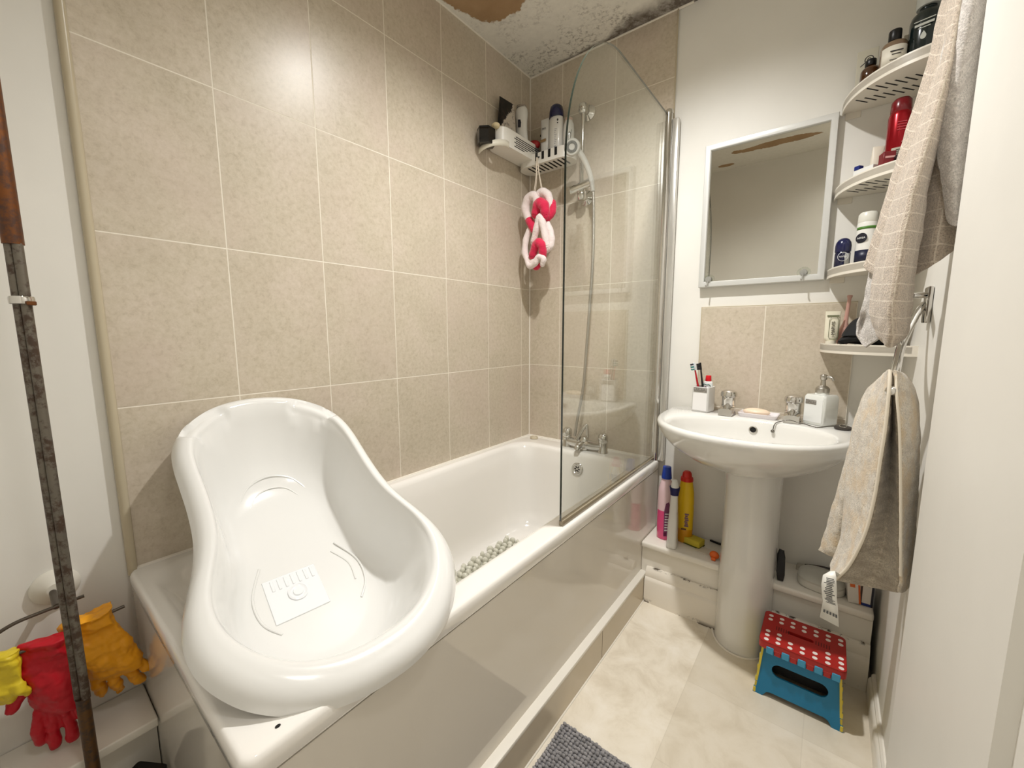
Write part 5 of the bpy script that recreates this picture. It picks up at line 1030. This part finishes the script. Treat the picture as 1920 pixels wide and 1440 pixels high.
sheet('inner_flap', [[(1670, 694, -.735), (1674, 700, -.715), (1677, 694, -.735)], [(1669, 740, -.745), (1673, 745, -.70), (1678, 742, -.74)], [(1662, 800, -.75), (1672, 803, -.69), (1684, 806, -.745)], [(1652, 865, -.752), (1669, 868, -.70), (1687, 872, -.75)], [(1642, 930, -.752), (1666, 935, -.71), (1688, 940, -.755)], [(1624, 1000, -.752), (1658, 1008, -.72), (1688, 1016, -.758)], [(1594, 1060, -.75), (1642, 1070, -.725), (1688, 1080, -.76)], [(1567, 1087, -.748), (1626, 1100, -.725), (1686, 1112, -.76)]], TI, HT)
sheet('right_flap', [[(1677, 694, -.742), (1688, 698, -.70), (1697, 703, -.64)], [(1680, 735, -.755), (1704, 732, -.70), (1716, 735, -.64)], [(1686, 800, -.76), (1708, 800, -.71), (1723, 802, -.64)], [(1688, 870, -.765), (1708, 872, -.71), (1721, 874, -.64)], [(1689, 940, -.768), (1706, 942, -.71), (1718, 944, -.64)], [(1689, 1016, -.77), (1702, 1018, -.71), (1713, 1020, -.645)], [(1689, 1080, -.77), (1699, 1080, -.71), (1706, 1078, -.65)], [(1687, 1112, -.768), (1694, 1108, -.71), (1701, 1100, -.66)]], TH, HT)
HEM = mat('towel_hem', (226, 216, 198), .9)
b = B(); b.tube([P(u, v, 1, y - .004) for u, v, y in ((1669, 694, -.745), (1667, 730, -.757), (1660, 800, -.765), (1650, 865, -.768), (1640, 930, -.770), (1622, 1000, -.770), (1592, 1060, -.765), (1566, 1086, -.758))], .0030, 10, sub=5); b.obj('hem', HEM, HT)
b = B(); b.tube([P(u, v, 1, y - .004) for u, v, y in ((1679, 705, -.742), (1681, 740, -.757), (1686, 800, -.762), (1688, 870, -.767), (1689, 940, -.770), (1689, 1016, -.772), (1689, 1080, -.772))], .0024, 10, sub=5); b.obj('hem', HEM, HT)
LBL = mat('label_satin', (236, 233, 224), .4)
def strip(rows, name, m, parent, off=0.0, th=.0006):
    b = B(); b.loft([[P(u, v, 1, y - off) for u, v, y in r] for r in rows], closed=False); return b.obj(name, m, parent, ang=180, solid=th)
cl = [[(1569, 1082, -.765), (1577, 1078, -.765)], [(1556, 1071, -.775), (1566, 1071, -.775)], [(1543, 1078, -.782), (1568, 1083, -.782)], [(1540, 1095, -.784), (1569, 1102, -.784)], [(1541, 1115, -.784), (1569, 1124, -.784)], [(1543, 1127, -.782), (1571, 1137, -.782)], [(1537, 1157, -.786), (1573, 1176, -.786)]]
lb = strip(cl, 'care_label', LBL, HT)
def lp(s, t):          # a point on the label: s across, t down
    k = t * (len(cl) - 1 - 2) + 2; i = min(int(k), len(cl) - 2); f = k - i
    g = lambda a, c: tuple(x + (y - x) * f for x, y in zip(a, c))
    l, r = g(cl[i][0], cl[i + 1][0]), g(cl[i][1], cl[i + 1][1]); return P(*[l[q] + (r[q] - l[q]) * s for q in (0, 1)], 1, l[2] - .0012 + (r[2] - l[2]) * s)
b = B(); rnd = random.Random(5)
for k in range(17):
    t0 = .05 + .042 * k; e0, e1 = rnd.uniform(.14, .34), rnd.uniform(.66, .88)
    b.quad([lp(e0, t0), lp(e1, t0), lp(e1, t0 + .022), lp(e0, t0 + .022)])
for s in (.12, .30, .48, .66, .82): b.quad([lp(s, .86), lp(s + .11, .86), lp(s + .11, .90), lp(s, .90)])
b.obj('printed_text', mat('label_ink', (92, 92, 90), .6), lb, fix=False)

# ------------------------------------------------------------------ camera and output
cd = bpy.data.cameras.new('camera'); co = bpy.data.objects.new('camera', cd); COL.objects.link(co); SC.camera = co
cd.sensor_fit = 'HORIZONTAL'; cd.sensor_width = 36.0; cd.lens = FPX / 1920 * 36.0; cd.clip_start = 0.01; cd.clip_end = 50
co.matrix_world = Matrix.Translation(CAM) @ Matrix(RM).transposed().to_4x4()
wd = bpy.data.worlds.new('world'); SC.world = wd; wd.use_nodes = True; wd.node_tree.nodes['Background'].inputs[0].default_value = (0.02, 0.02, 0.02, 1)
vs = SC.view_settings; vs.view_transform = 'Standard'; vs.look = 'None'; vs.gamma = 1.0; vs.use_curve_mapping = False; vs.exposure = EXPO
SC.display_settings.display_device = 'sRGB'
